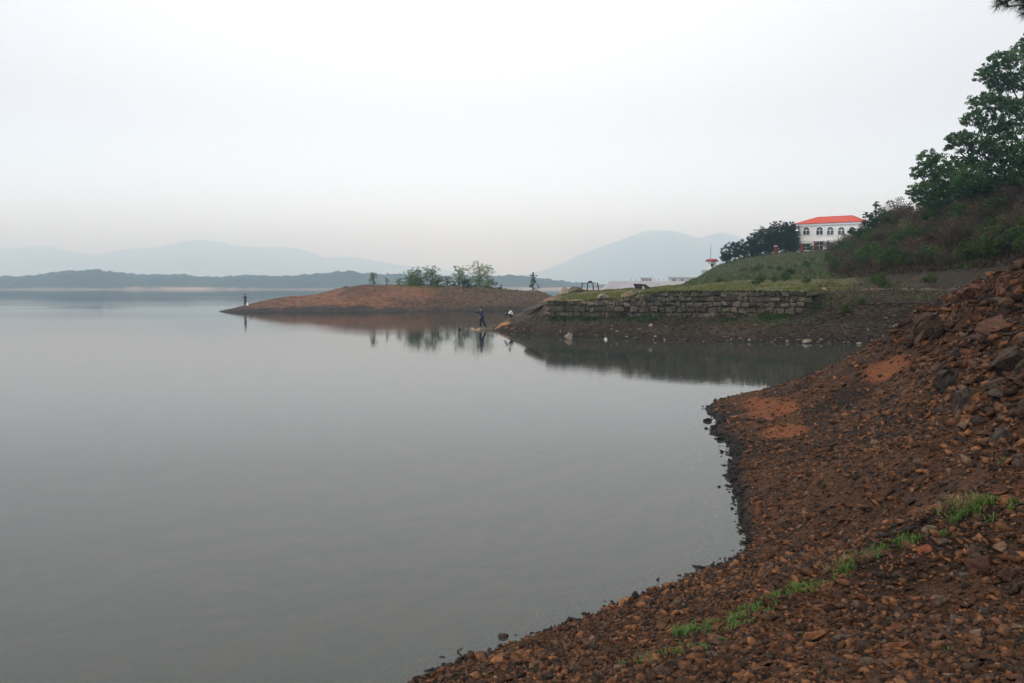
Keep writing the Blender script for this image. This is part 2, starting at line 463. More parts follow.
# round the profile off a little above the terrace
for _ in range(3):
    s = HZZ.copy(); s[:, 1:-1] = (HZZ[:, :-2] + 2 * HZZ[:, 1:-1] + HZZ[:, 2:]) / 4
    wgt = sstep(3.6, 4.4, tt)[None, :]; HZZ = HZZ * (1 - wgt) + s * wgt
HXX = (cols[:, None] - CX) / F * HD / math.cos(PITCH)   # near enough for the lateral position
rx0, _ = ray(cols, HZ); HXX = rx0[:, None] * HD
T2 = np.broadcast_to(tt[None, :], HD.shape); C2 = np.broadcast_to(cols[:, None], HD.shape)
nz_a = fbm(HXX, HD, 3.0, 5); nz_b = fbm(HXX + 70, HD, 0.9, 4); nz_c = fbm(HXX, HD - 50, 12, 3)
amp = 0.10 * sstep(.9, 1.3, T2) + 0.05 * sstep(3, 3.4, T2) + 0.45 * sstep(4.2, 5, T2) * sstep(690, 860, C2) + 0.2 * sstep(4.5, 5.2, T2)
amp = amp * (1 - .75 * sstep(5.2, 5.6, T2) * (1 - sstep(825, 850, C2)))
amp = amp * np.where((T2 > 2.0) & (T2 < 3.0) & (C2 > 545) & (C2 < 815), 0.2, 1.0)
HZN = HZZ + amp * (nz_a + 0.4 * nz_b)
def mixc(c, col, k): return c + (np.array(col) - c) * np.asarray(k)[..., None]
hc = np.zeros(HD.shape + (3,)) + np.array([0.032, 0.024, 0.016])
hc = mixc(hc, (0.052, 0.037, 0.024), sstep(0, .4, nz_a))
hc = mixc(hc, (0.075, 0.05, 0.032), 0.5 * sstep(.1, .5, nz_b) * (T2 < 3))
low = 1 - sstep(1.0, 1.35, T2 + 0.15 * nz_a)
hc = mixc(hc, (0.018, 0.015, 0.012), low)
hc = mixc(hc, (0.028, 0.048, 0.016), sstep(1.55, 1.75, T2) * (1 - sstep(2.0, 2.1, T2)) * sstep(-.1, .35, nz_b + .5 * nz_a) * sstep(530, 560, C2) * (1 - sstep(800, 830, C2)))
gr = sstep(2.9, 3.05, T2) * (1 - sstep(4.2, 4.9, T2 + .2 * nz_a))
hc = mixc(hc, (0.100, 0.088, 0.034), gr * (1 - sstep(835, 870, C2)))
hc = mixc(hc, (0.06, 0.078, 0.026), gr * sstep(-.1, .4, nz_b) * (1 - sstep(820, 860, C2)))
hc = mixc(hc, (0.11, 0.075, 0.048), gr * sstep(.15, .5, nz_a) * .7 * (1 - sstep(860, 880, C2)))
hl = sstep(4.2, 4.9, T2 + .2 * nz_a)
hc = mixc(hc, (0.055, 0.070, 0.034), hl * (1 - sstep(820, 870, C2)))
hc = mixc(hc, (0.075, 0.055, 0.035), hl * sstep(.0, .5, nz_c) * .8)
hc = mixc(hc, (0.036, 0.028, 0.018), hl * sstep(820, 870, C2))
hc = mixc(hc, (0.035, 0.050, 0.020), hl * sstep(.05, .5, nz_b) * .7)
hc = mixc(hc, (0.30, 0.155, 0.065), (1 - sstep(514, 522, C2 + 10 * nz_b)) * sstep(1.15, 1.4, T2) * sstep(-.1, .3, nz_b + .5 * nz_a))
hc = mixc(hc, (0.20, 0.11, 0.06), (1 - sstep(548, 560, C2)) * sstep(538, 545, C2) * sstep(3.2, 3.5, T2) * (1 - sstep(4.3, 5, T2)))
hc = mixc(hc, (0.30, 0.24, 0.16), np.exp(-((T2 - 3.05) / .06) ** 2) * sstep(840, 860, C2) * (1 - sstep(950, 965, C2)) * .5)   # trodden path
headland = structure('headland', mesh_np('headland', np.stack([HXX, HD, HZN], -1).reshape(-1, 3), grid_faces(*HD.shape)[:, ::-1], hc.reshape(-1, 3), True), M_HEAD)
def hz(px, d):
    i = int(np.argmin(np.abs(cols - px)))
    return float(np.interp(d, HD[i], HZN[i]))
def hpoint(px, d):
    return Vector((float(ray(px, HZ)[0]) * d, d, hz(px, d)))
def ht(px, t):
    i = int(np.argmin(np.abs(cols - px)))
    return Vector((float(np.interp(t, tt, HXX[i])), float(np.interp(t, tt, HD[i])), float(np.interp(t, tt, HZN[i]))))

# ------------------------------------------------------------------ red earth spit
sprof = [  # px, front waterline d, crest py, crest d, back d
 (214, 132, None, 134, 137), (219, 131.5, 311.0, 133.5, 137), (232, 131, 308.0, 134.5, 139), (249, 131, 304.2, 136, 143), (270, 131.5, 299.6, 138, 148),
 (294, 132, 296.3, 140, 154), (317, 132.5, 294.2, 142, 160), (337, 133, 289.2, 144, 164), (362, 134, 284.6, 147, 168), (400, 136, 284.4, 150, 172),
 (448, 140, 285.7, 152, 174), (485, 143, 287.4, 153, 174), (516, 145, 288.6, 154, 172), (536, 146, 290.2, 155, 170), (556, 147, 296.6, 156, 168), (580, 148, 304, 156, 166), (600, 150, None, 156, 162)]
spx = np.array([s[0] for s in sprof], float)
def col_i(v): return np.array(v, float)
s_w = col_i([s[1] for s in sprof]); s_cd = col_i([s[3] for s in sprof]); s_b = col_i([s[4] for s in sprof])
s_cz = col_i([(-0.6 if s[2] is None else P(s[0], s[2], s[3])[2]) for s in sprof])
sc = np.linspace(214, 600, 320)
SW, SCD, SB, SCZ = (smooth_cols(np.interp(sc, spx, a)) for a in (s_w, s_cd, s_b, s_cz))
ts = np.linspace(0, 1, 90)
SD = np.zeros((len(sc), len(ts))); SZ = SD.copy()
for i in range(len(sc)):
    w_, c_, b_, z_ = SW[i], SCD[i], SB[i], SCZ[i]
    kd_ = [w_ - 4, w_, w_ + .22 * (c_ - w_), w_ + .6 * (c_ - w_), c_, c_ + .5 * (b_ - c_), b_, b_ + 6]
    kz_ = [-1.2, 0 if z_ > 0 else -.8, .42 * z_, .80 * z_, z_, .75 * z_, 0 if z_ > 0 else -.9, -1.5]
    SD[i] = np.interp(ts * 7, np.arange(8), kd_); SZ[i] = np.interp(ts * 7, np.arange(8), kz_)
rx0, _ = ray(sc, HZ); SX = rx0[:, None] * SD
sn = fbm(SX, SD, 5, 5); sn2 = fbm(SX + 9, SD * 1.4, 1.6, 4)
gul = np.abs(fbm(SX * 1.6, SD * .25, 3.2, 4)); SZ2 = SZ + (0.38 * sn + 0.2 * sn2 - .5 * (.22 - np.clip(gul, 0, .22))) * sstep(0, 1.2, SZ)
SC2 = np.broadcast_to(sc[:, None], SD.shape); ST = np.broadcast_to(ts[None, :] * 7, SD.shape)
c = np.zeros(SD.shape + (3,)) + np.array([0.150, 0.070, 0.040])
c = mixc(c, (0.080, 0.045, 0.029), sstep(-.1, .4, sn + .4 * sn2))
c = mixc(c, (0.085, 0.055, 0.035), sstep(415, 470, SC2 + 30 * sn) * .85)
c = mixc(c, (0.055, 0.038, 0.026), sstep(430, 480, SC2 + 30 * sn) * sstep(.0, .4, sn2) * .8)
c = mixc(c, (0.10, 0.085, 0.035), sstep(3.1, 3.8, ST + .6 * sn) * sstep(365, 420, SC2) * .9)
c = mixc(c, (0.085, 0.055, 0.04), np.exp(-((SZ - 1.2 - .5 * sn) / .5) ** 2) * sstep(-.1, .3, sn2) * .6)
c = mixc(c, (0.038, 0.032, 0.026), 1 - sstep(.15, .8, SZ - .1 + .75 * sn2 + .75 * sn))
spit = structure('earth_spit', mesh_np('earth_spit', np.stack([SX, SD, SZ2], -1).reshape(-1, 3), grid_faces(*SD.shape)[:, ::-1], c.reshape(-1, 3), True), M_SPIT)
def spit_pt(px, py_t):
    i = int(np.argmin(np.abs(sc - px)))
    return Vector((float(np.interp(py_t, ts * 7, SX[i])), float(np.interp(py_t, ts * 7, SD[i])), float(np.interp(py_t, ts * 7, SZ2[i]))))

# ------------------------------------------------------------------ lake bed and water
bed = structure('lake_bed', mesh_np('lake_bed', np.array([[-8900, -45, -2.6], [8900, -45, -2.6], [8900, 10800, -2.6], [-8900, 10800, -2.6]], float), np.array([[0, 1, 2, 3]])), noise_mat('lake_mud', (0.05, 0.04, 0.03), (0.09, 0.07, 0.05), 0.5, coord='Object'))
m, n, b = new_mat('lake_water')
n.nodes.remove(b)
out = n.nodes['Material Output']
geo = n.nodes.new('ShaderNodeNewGeometry')
def wav(scale, sx, sy, detail, rough=.5):
    mpn = n.nodes.new('ShaderNodeMapping'); mpn.inputs['Scale'].default_value = (sx, sy, 1); mpn.inputs['Rotation'].default_value = (0, 0, .25)
    n.links.new(geo.outputs['Position'], mpn.inputs['Vector'])
    z = n.nodes.new('ShaderNodeTexNoise'); z.inputs['Scale'].default_value = scale; z.inputs['Detail'].default_value = detail; z.inputs['Roughness'].default_value = rough
    n.links.new(mpn.outputs[0], z.inputs['Vector'])
    return z
w1 = wav(2.2, .55, 1.0, 3); w2 = wav(9.0, .7, 1.0, 2); w3 = wav(0.035, .22, 1.0, 3)
rip = n.nodes.new('ShaderNodeMapRange')   # calm and wind-touched patches
rip.inputs['From Min'].default_value = .42; rip.inputs['From Max'].default_value = .68; rip.inputs['To Min'].default_value = .4; rip.inputs['To Max'].default_value = 2.4
n.links.new(w3.outputs['Fac'], rip.inputs['Value'])
mA = n.nodes.new('ShaderNodeMath'); mA.operation = 'MULTIPLY'; mA.inputs[1].default_value = .012
mA.inputs[1].default_value = .0026
n.links.new(w1.outputs['Fac'], mA.inputs[0])
mB = n.nodes.new('ShaderNodeMath'); mB.operation = 'MULTIPLY_ADD'; mB.inputs[1].default_value = .0011
n.links.new(w2.outputs['Fac'], mB.inputs[0]); n.links.new(mA.outputs[0], mB.inputs[2])
mC = n.nodes.new('ShaderNodeMath'); mC.operation = 'MULTIPLY'
n.links.new(mB.outputs[0], mC.inputs[0]); n.links.new(rip.outputs[0], mC.inputs[1])
bp = n.nodes.new('ShaderNodeBump'); bp.inputs['Strength'].default_value = 1; bp.inputs['Distance'].default_value = 1.0
n.links.new(mC.outputs[0], bp.inputs['Height'])
fr = n.nodes.new('ShaderNodeFresnel'); fr.inputs['IOR'].default_value = 1.333
n.links.new(bp.outputs[0], fr.inputs['Normal'])
gl = n.nodes.new('ShaderNodeBsdfGlossy'); gl.inputs['Roughness'].default_value = .012
n.links.new(bp.outputs[0], gl.inputs['Normal'])
df = n.nodes.new('ShaderNodeBsdfDiffuse'); df.inputs['Color'].default_value = (.070, .078, .068, 1)
tp = n.nodes.new('ShaderNodeBsdfTransparent'); tp.inputs['Color'].default_value = (.85, .85, .75, 1)
m1 = n.nodes.new('ShaderNodeMixShader'); m1.inputs[0].default_value = .35
n.links.new(df.outputs[0], m1.inputs[1]); n.links.new(tp.outputs[0], m1.inputs[2])
m2 = n.nodes.new('ShaderNodeMixShader')
n.links.new(fr.outputs[0], m2.inputs[0]); n.links.new(m1.outputs[0], m2.inputs[1]); n.links.new(gl.outputs[0], m2.inputs[2])
n.links.new(m2.outputs[0], out.inputs['Surface'])
M_WATER = m
water = structure('lake_water', mesh_np('lake_water', np.array([[-8900, -45, 0], [8900, -45, 0], [8900, 10800, 0], [-8900, 10800, 0]], float), np.array([[0, 1, 2, 3]])), M_WATER)

# ------------------------------------------------------------------ far shore, wooded hills, mountains
def ridge(name, pts, d0, depth, nx, ny, noise, nscale, material, colf, pw=1.0, base=-1.0):
    """a hill range whose crest runs through the given pixels at distance d0"""
    px = np.array([p[0] for p in pts], float); py = np.array([p[1] for p in pts], float)
    xs = np.linspace(px[0], px[-1], nx)
    cz_ = P(xs, np.interp(xs, px, py), d0)[:, 2]
    for _ in range(max(1, nx // 160)): cz_ = smooth_cols(cz_)
    X0 = ray(xs, HZ)[0] * d0
    tv = np.linspace(-1, 1, ny)
    shp = (1 - np.abs(tv) ** 1.6) ** pw
    Xg, Tg = np.meshgrid(X0, tv, indexing='ij')
    Yg = d0 + Tg * depth
    Zg = base + (cz_[:, None] - base) * shp[None, :]
    nn = fbm(Xg, Yg, nscale, 5)
    Zg = Zg + noise * nn * shp[None, :]
    return structure(name, mesh_np(name, np.stack([Xg, Yg, Zg], -1).reshape(-1, 3), grid_faces(nx, ny)[:, ::-1], colf(Xg, Yg, Zg, nn).reshape(-1, 3), True), material)
green = lambda X, Y, Z_, n_: np.zeros(X.shape + (3,)) + np.array([0.05, 0.06, 0.045]) * (1 + .3 * n_[..., None])
def shore_col(X, Y, Z_, n_):
    q = np.zeros(X.shape + (3,)) + np.array([0.045, 0.055, 0.04])
    return mixc(q, (0.30, 0.23, 0.18), 1 - sstep(1.6, 3.0, Z_ + 2 * fbm(X, Y, 60, 3)))
ridge('far_mountain', [(-180, 262), (-90, 252), (-20, 250), (20, 249), (44, 247), (73, 252), (100, 257), (126, 249.5), (150, 249), (164, 248), (178, 244), (191, 241.4), (205, 241), (217, 242), (230, 246), (243, 248.5), (262, 249), (286, 247), (301, 248.6), (315, 254), (327, 259), (348, 256), (376, 260), (395, 263), (440, 270), (480, 276), (520, 283), (560, 288)], 9200, 1500, 330, 40, 30, 620, M_FAR, green, 1.2)
ridge('steep_mountain', [(480, 288), (515, 279), (540, 272), (565, 262), (580, 254), (600, 247), (618, 241), (630, 236), (640, 231.5), (650, 229.5), (660, 231), (668, 230), (680, 233.5), (697, 239.6), (708, 236), (719, 232.7), (731, 234.7), (744, 240), (760, 246), (785, 252), (830, 258), (880, 268), (960, 280), (1010, 287)], 8300, 1800, 280, 40, 24, 520, M_FAR, green, 1.2)
ridge('far_shore_hill', [(-160, 279), (-80, 277), (0, 277), (25, 277), (50, 274), (70, 271), (95, 270), (115, 272), (135, 275), (150, 275), (170, 274), (200, 277), (225, 277), (245, 275), (280, 277), (320, 274), (337, 272), (352, 271.5), (370, 274), (400, 275), (440, 276), (470, 277), (490, 276.6), (512, 275.6), (534, 278), (552, 280.5), (575, 283), (600, 285), (650, 286), (700, 286), (780, 287)], 1300, 105, 760, 30, 4.0, 9, M_FAR, shore_col, .8)

# ------------------------------------------------------------------ leaf and twig builders
def rand_dirs(n_):
    v = rng.normal(size=(n_, 3)); return v / np.linalg.norm(v, axis=1, keepdims=True)
def leaf_quads(cen, size, aspect=0.55, updown=0.0):
    """one small quad per centre, randomly turned"""
    n_ = len(cen)
    a = rand_dirs(n_); a[:, 2] *= (1 - updown); a /= np.linalg.norm(a, axis=1, keepdims=True)
    b_ = np.cross(a, rand_dirs(n_)); b_ /= np.linalg.norm(b_, axis=1, keepdims=True) + 1e-9
    s = (size * rng.uniform(.6, 1.4, n_))[:, None]
    V = np.stack([cen - a * s * .5, cen + b_ * s * aspect * .5, cen + a * s * .5, cen - b_ * s * aspect * .5], 1).reshape(-1, 3)
    return V, np.arange(n_ * 4).reshape(-1, 4)
def blob_points(c_, r, n_, shell=0.55):
    d = rand_dirs(n_); q = rng.uniform(shell ** 3, 1, n_) ** (1 / 3)
    return np.asarray(c_) + d * q[:, None] * np.asarray(r)
def leaf_cols(n_, c1, c2, per=4):
    k = rng.beta(1.3, 1.3, n_)[:, None]
    return np.repeat(np.array(c1) + (np.array(c2) - np.array(c1)) * k, per, 0)

def tree(name, label, base, clumps, leaf, nleaf, c1, c2, trunk_r, group=None, cat='tree', bare=0.0, aspect=.55, top=None):
    """base: foot of the trunk; clumps: world centre + radii of leaf clumps; limbs run from the trunk to every clump"""
    base = Vector(base)
    root = empty(name, base)
    tag(root, label, cat, group)
    cs = [(np.array(c_) - np.array(base), np.array(r_)) for c_, r_ in clumps]
    ctr = np.mean([c_ for c_, _ in cs], 0)
    topz = max(c_[2] for c_, _ in cs)
    tx, ty = (ctr[0] * .8, ctr[1] * .8) if top is None else top
    mb = MB()
    path = []
    for k in range(7):
        t = k / 6
        path.append(Vector((tx * t ** 1.3 + .03 * topz * math.sin(3 * t + base.x), ty * t ** 1.3 + .03 * topz * math.cos(2.3 * t + base.x), -0.25 + (topz + .15) * t * .97)))
    mb.tube(path, [trunk_r * (1 - .8 * k / 6) for k in range(7)], 8)
    for c_, r_ in cs:
        t = min(max((c_[2] - .35 * np.linalg.norm(c_[:2] - np.array([tx, ty]))) / max(topz, .1) * .8, .18), .9)
        k = t * 6; i = int(k); st = path[i].lerp(path[min(i + 1, 6)], k - i)
        e = Vector(c_); mid = st.lerp(e, .55) + Vector((0, 0, -.06 * (e - st).length))
        mb.tube([st, mid, e], [trunk_r * .42 * (1 - .5 * t), trunk_r * .25, trunk_r * .07], 5)
        for _ in range(3):
            q = e + Vector((rand_dirs(1)[0] * r_ * .9).tolist())
            mb.tube([mid.lerp(e, .5), q], [trunk_r * .13, trunk_r * .03], 4, False)
    mb.build('trunk', M_BARK, root)
    pts = []
    vol = np.array([np.prod(r_) ** (2 / 3) for _, r_ in cs]); cnt = np.maximum(12, (nleaf * vol / vol.sum())).astype(int)
    for (c_, r_), k in zip(cs, cnt):
        # a clump is itself a handful of sprays
        ns = max(4, int(k / 22))
        for s_ in blob_points(c_, r_ * 1.35, ns, .1):
            pts.append(blob_points(s_, np.full(3, r_.mean()) * np.array([1, 1, .6]) * rng.uniform(.22, .5), max(2, k // ns), .0))
    pts = np.concatenate(pts)
    V, Fq = leaf_quads(pts, leaf, aspect, .2)
    link('crown', mesh_np('crown', V, Fq, leaf_cols(len(pts), c1, c2)), M_LEAF, root)
    return root

# ------------------------------------------------------------------ dam and the buildings on it
def dam():
    d = 520
    r = empty('dam', (float(ray(640, HZ)[0]) * d, d, 0))
    tag(r, 'long pale stone-faced dam closing the lake beyond the grassy terrace', 'dam')
    x0 = r.location.x
    q = lambda px: float(ray(px, HZ)[0]) * d - x0
    zt = P(640, 282.6, d)[2]
    mb = MB()
    a, b_, c_ = q(597), q(609), q(790)
    V = [(a, -2, -1), (c_, -12, -1), (c_, 0, zt), (b_, 0, zt), (c_, 5, zt), (b_, 5, zt), (c_, 17, -1), (a, 8, -1)]
    mb.faces(V, [(0, 1, 2, 3), (3, 2, 4, 5), (5, 4, 6, 7), (0, 3, 5, 7), (1, 6, 4, 2), (0, 7, 6, 1)])
    mb.build('embankment', M_DAMSTONE, r)
    mb = MB(); mb.box((.5 * (b_ + c_), .4, zt + .45), (c_ - b_, .3, .9)); mb.build('parapet', M_CONC, r)
    for px in (632, 636, 655, 659, 664):
        mb = MB(); mb.box((q(px), 2.5, zt + 1.2), (.35, .35, 2.4)); mb.build('post', M_CONC, r)
    return d, zt
DD, DZ = dam()
def dam_house(px0, px1, wall_h, roof_h, wm, rm, label, flat=False):
    xa, xb = (float(ray(p, HZ)[0]) * (DD + 3) for p in (px0, px1))
    w = xb - xa
    r = empty('gatehouse', ((xa + xb) / 2, DD + 3, DZ)); tag(r, label, 'building')
    MB().box((0, 0, wall_h / 2), (w, 4, wall_h)).build('wall', wm, r)
    mb = MB()
    if flat: mb.box((0, 0, wall_h + roof_h / 2), (w + 1.2, 5, roof_h))
    else: mb.faces([(-w / 2 - .3, -2.3, wall_h), (w / 2 + .3, -2.3, wall_h), (w / 2 + .3, 2.3, wall_h), (-w / 2 - .3, 2.3, wall_h), (-w / 4, 0, wall_h + roof_h), (w / 4, 0, wall_h + roof_h)],
                   [(0, 1, 5, 4), (1, 2, 5), (2, 3, 4, 5), (3, 0, 4), (3, 2, 1, 0)])
    mb.build('roof', rm, r)
    for k in range(3):
        MB().box((-w / 3 + k * w / 3, -2.03, wall_h * .55), (w * .12, .1, wall_h * .4)).build('window', M_GLASS, r)
dam_house(641, 651, 2.4, .5, noise_mat('pinkish_render', (.42, .27, .25), (.5, .34, .31), 1), M_DAMSTONE, 'small pinkish gatehouse standing on the crest of the dam', True)
dam_house(669, 694, 2.6, .6, M_CONC, M_DAMSTONE, 'low pale building with a flat roof on the dam beside the hill', True)

# ------------------------------------------------------------------ white house on the hill
A = P(797.5, 253, 172); B = P(858.5, 252, 165)
hw = math.hypot(B[0] - A[0], B[1] - A[1]); hrz = math.atan2(B[1] - A[1], B[0] - A[0])
HB = 9.7
house = empty('house', ((A[0] + B[0]) / 2, (A[1] + B[1]) / 2, HB), hrz)
tag(house, 'white two storey house with a red hipped roof on the hill', 'house')
eave = P(797.5, 226.2, 172)[2] - HB; ridge_z = P(830, 216.6, 171)[2] - HB; dep = 6.0
mb = MB(); mb.box((0, dep / 2, eave / 2 - .3), (hw, dep, eave + .6)); mb.build('wall', M_PLASTER, house)
mb = MB(); mb.box((0, dep / 2, eave + .16), (hw + .5, dep + .5, .32)); mb.build('cornice', M_TRIM, house)
o_ = .38; e0 = eave + .322
mb = MB(); mb.faces([(-hw / 2 - o_, -o_, e0), (hw / 2 + o_, -o_, e0), (hw / 2 + o_, dep + o_, e0), (-hw / 2 - o_, dep + o_, e0), (-hw / 2 + 2.6, dep / 2, ridge_z), (hw / 2 - 2.2, dep / 2, ridge_z),
                    (-hw / 2 - o_, -o_, e0 + .12), (hw / 2 + o_, -o_, e0 + .12), (hw / 2 + o_, dep + o_, e0 + .12), (-hw / 2 - o_, dep + o_, e0 + .12)],
                   [(6, 7, 5, 4), (7, 8, 5), (8, 9, 4, 5), (9, 6, 4), (3, 2, 1, 0), (0, 1, 7, 6), (1, 2, 8, 7), (2, 3, 9, 8), (3, 0, 6, 9)])
roof_o = mb.build('roof', M_ROOF, house)
mb = MB(); mb.tube([(-hw / 2 + 2.6, dep / 2, ridge_z), (hw / 2 - 2.2, dep / 2, ridge_z)], [.09, .09], 6)
for sx_, xr in ((-1, -hw / 2 + 2.6), (1, hw / 2 - 2.2)):
    for yy in (-o_, dep + o_): mb.tube([(sx_ * (hw / 2 + o_), yy, e0 + .14), (xr, dep / 2, ridge_z)], [.08, .08], 6)
mb.build('ridge_tiles', M_ROOF, roof_o)
def fx(px):   # facade x of a pixel column
    rx = float(ray(px, 240)[0]); dx, dy = math.cos(hrz), math.sin(hrz)
    t = (rx * house.location.y - house.location.x) / (dx - rx * dy)
    return t
def fz(px, py):
    x = fx(px); d = house.location.y + x * math.sin(hrz)
    return float(P(px, py, d)[2]) - HB
def arch(w, z0, z1, n_=9):
    r = w / 2; return [(-r, z0), (r, z0)] + [(r * math.cos(a), z1 - r + r * math.sin(a)) for a in np.linspace(0, math.pi, n_)]
for px in (806.4, 819.6, 830.3, 841.3, 852):
    x = fx(px); z0, z1 = fz(px, 234.6), fz(px, 226.9 + .1)
    z1 = min(z1, eave - .25); w = 1.2
    o = MB().prism([(x + a, b_) for a, b_ in arch(w + .3, z0 - .12, z1 + .15)], -.10, -.004).build('window', M_TRIM, house)
    MB().prism([(x + a, b_) for a, b_ in arch(w, z0, z1)], -.13, -.101).build('pane', M_GLASS, o)
    mb = MB(); mb.box((x, -.145, (z0 + z1 - .3) / 2), (.08, .025, z1 - z0 - .3)); mb.box((x, -.148, z1 - w / 2), (w - .04, .024, .08)); mb.build('mullion', M_TRIM, o)
for px, wpx, y0, y1, door in ((806.4, 5.0, 250.3, 244.3, 0), (819.6, 5.2, 250.8, 242.3, 1), (830.3, 5.0, 250, 243, 0), (841.3, 5, 250, 242.0, 0), (852, 5, 249.5, 242, 0)):
    x = fx(px); z0, z1 = fz(px, y0), fz(px, y1); w = 1.35
    o = MB().box((x, -.05, (z0 + z1) / 2), (w, .09, z1 - z0)).build('door' if door else 'window', M_GLASS, house)
    mb = MB(); mb.box((x, -.11, (z0 + z1) / 2), (.07, .03, z1 - z0)); mb.box((x, -.113, z1 - .55), (w - .02, .03, .06)); mb.box((x, -.05, z0 - .06), (w + .2, .14, .10)); mb.build('frame', M_TRIM, o)
    mb = MB(); mb.box((x, -.35, z1 + .12), (w + .7, .7, .12)); mb.build('canopy', noise_mat('grey_canopy', (.2, .19, .18), (.28, .27, .26), 3), o)
for k in range(4):
    x = fx((812.8, 825, 835.8, 846.5)[k])
    MB().box((x, -.04, eave / 2), (.22, .08, eave - .02)).build('pilaster', M_PLASTER, house)
MB().box((0, -.045, eave * .49), (hw - .03, .085, .16)).build('string_course', M_TRIM, house)
# red brick gate pillars
for px, d, h_, lab in ((801.3, 158, 1.15, 'red brick pillar at the left corner of the white house'), (814.6, 157, 1.15, 'red brick pillar between the ground floor windows of the white house'),
                       (775, 163, 1.15, 'red brick pillar with a white cap in front of the dark pines')):
    b0 = hpoint(px, d); b0.z += .25
    r = empty('brick_pillar', b0); tag(r, lab, 'pillar', 'brick gate pillars')
    MB().box((0, 0, h_ / 2 - .2), (.44, .44, h_ + .6)).build('shaft', M_BRICK, r)
    MB().box((0, 0, h_ + .16), (.54, .54, .12)).build('cap', M_TRIM if px == 775 else M_BRICK, r)
# low terrace kerb in front of the house is part of the ground; watch tower
d = 188; tb = V3(711.8, 269, d)
tw = empty('watchtower', (tb.x, tb.y, hz(711.8, d) + .35)); tag(tw, 'small white watchtower with a red roof and thin mast at the hill edge', 'watchtower')
bh = P(712, 261.6, d)[2] - tw.location.z
def ngon(r, n_=6, off=.3): return [(r * math.cos(2 * math.pi * k / n_ + off), r * math.sin(2 * math.pi * k / n_ + off)) for k in range(n_)]
def ring_solid(r0, z0, r1, z1, n_=6):
    mb = MB(); a = [(x, y, z0) for x, y in ngon(r0, n_)]; b_ = [(x, y, z1) for x, y in ngon(r1, n_)]
    mb.faces(a + b_, [tuple(range(n_))[::-1], tuple(range(n_, 2 * n_))] + [(k, (k + 1) % n_, n_ + (k + 1) % n_, n_ + k) for k in range(n_)]); return mb
wl = ring_solid(.95, 0, 1.05, bh).build('wall', M_PLASTER, tw)
ring_solid(1.5, bh, 1.55, bh + .22).build('eave_slab', M_ROOF2, tw)
ring_solid(1.48, bh + .221, 1.1, bh + .55).build('roof', M_ROOF2, tw)
mb = MB(); mb.tube([(-.28, 0, bh + .55), (-.28, 0, bh + 2.2), (-.28, 0, bh + 3.5)], [.05, .04, .025], 6); mb.build('mast', M_IRON, tw)
MB().box((-.18, -.92, bh * .62), (.5, .16, .62)).build('window', M_GLASS, tw)
MB().box((-1.5, -.2, -.1), (1.2, .9, .6), bevel=.03).build('step', M_CONC, tw)

# ------------------------------------------------------------------ stone retaining wall
WA = P(547, 314, 70.1); WB = P(812, 314.8, 63.2)
wlen = math.hypot(WB[0] - WA[0], WB[1] - WA[1]); wrz = math.atan2(WB[1] - WA[1], WB[0] - WA[0])
wz0 = 1.35
wall = empty('stone_wall', ((WA[0]), (WA[1]), wz0), wrz)
tag(wall, 'rough stone block retaining wall below the grassy terrace, crumbled at its left end', 'wall')
def wall_top(s):   # height of the wall top above its own base
    px = np.interp(s / wlen, [0, 1], [547, 812])
    d = np.interp(s / wlen, [0, 1], [70.1, 63.2])
    y = np.interp(px, [547, 580, 602, 625, 640, 645, 672, 700, 812], [302.3, 302, 300, 299, 296.5, 294, 292.3, 291.7, 292])
    return float(P(px, y, d)[2]) - wz0
bmw = bmesh.new(); colw = []
z_ = 0.0; row = 0
while z_ < 2.2:
    rh = random.uniform(.30, .46); s = random.uniform(-.5, 0)
    while s < wlen:
        L = random.uniform(.24, .72); t_ = wall_top(s + L / 2)
        if z_ + rh * .55 < t_ and s + L > 0:
            hh = min(rh, t_ - z_ + random.uniform(-.04, .08)) if z_ + rh > t_ - .2 else rh
            if not (z_ > 1.0 and random.random() < .05):
                m_ = MB(); m_.box((s + L / 2, random.uniform(-.07, .07), z_ + hh / 2 + random.uniform(-.05, .05)), (L - .01, random.uniform(.5, .7), hh * random.uniform(.80, 1.06) - .01), bevel=.06, jitter=.085, rz=random.uniform(-.06, .06))
                me_ = bpy.data.meshes.new('t'); m_.bm.to_mesh(me_); m_.bm.free()
                n0 = len(bmw.verts); bmw.from_mesh(me_); bpy.data.meshes.remove(me_)
                k = random.random(); g_ = random.uniform(.5, .98)
                cl = np.array((.150, .118, .080)) * (1 - k) + np.array((.115, .102, .085)) * k
                if random.random() < .08: cl = np.array((.19, .14, .09))
                if random.random() < .15: cl = cl * .5
                colw += [cl * g_] * (len(bmw.verts) - n0)
        s += L
    z_ += rh; row += 1
me = bpy.data.meshes.new('stones'); bmw.to_mesh(me); bmw.free()
ca_ = me.color_attributes.new('Col', 'FLOAT_COLOR', 'POINT')
cc_ = np.ones((len(me.vertices), 4), np.float32); cc_[:, :3] = np.array(colw); ca_.data.foreach_set('color', cc_.ravel())
link('stones', me, M_STONE, wall)
mb = MB()
for k in range(40):
    s0, s1 = wlen * k / 40, wlen * (k + 1) / 40
    hh = max(.3, min(wall_top(s0), wall_top(s1)) - .12)
    mb.box(((s0 + s1) / 2, .14, hh / 2 - .2), (s1 - s0, .44, hh + .4))
mb.build('backing', noise_mat('wall_mortar', (.055, .046, .033), (.09, .075, .055), 5), wall)

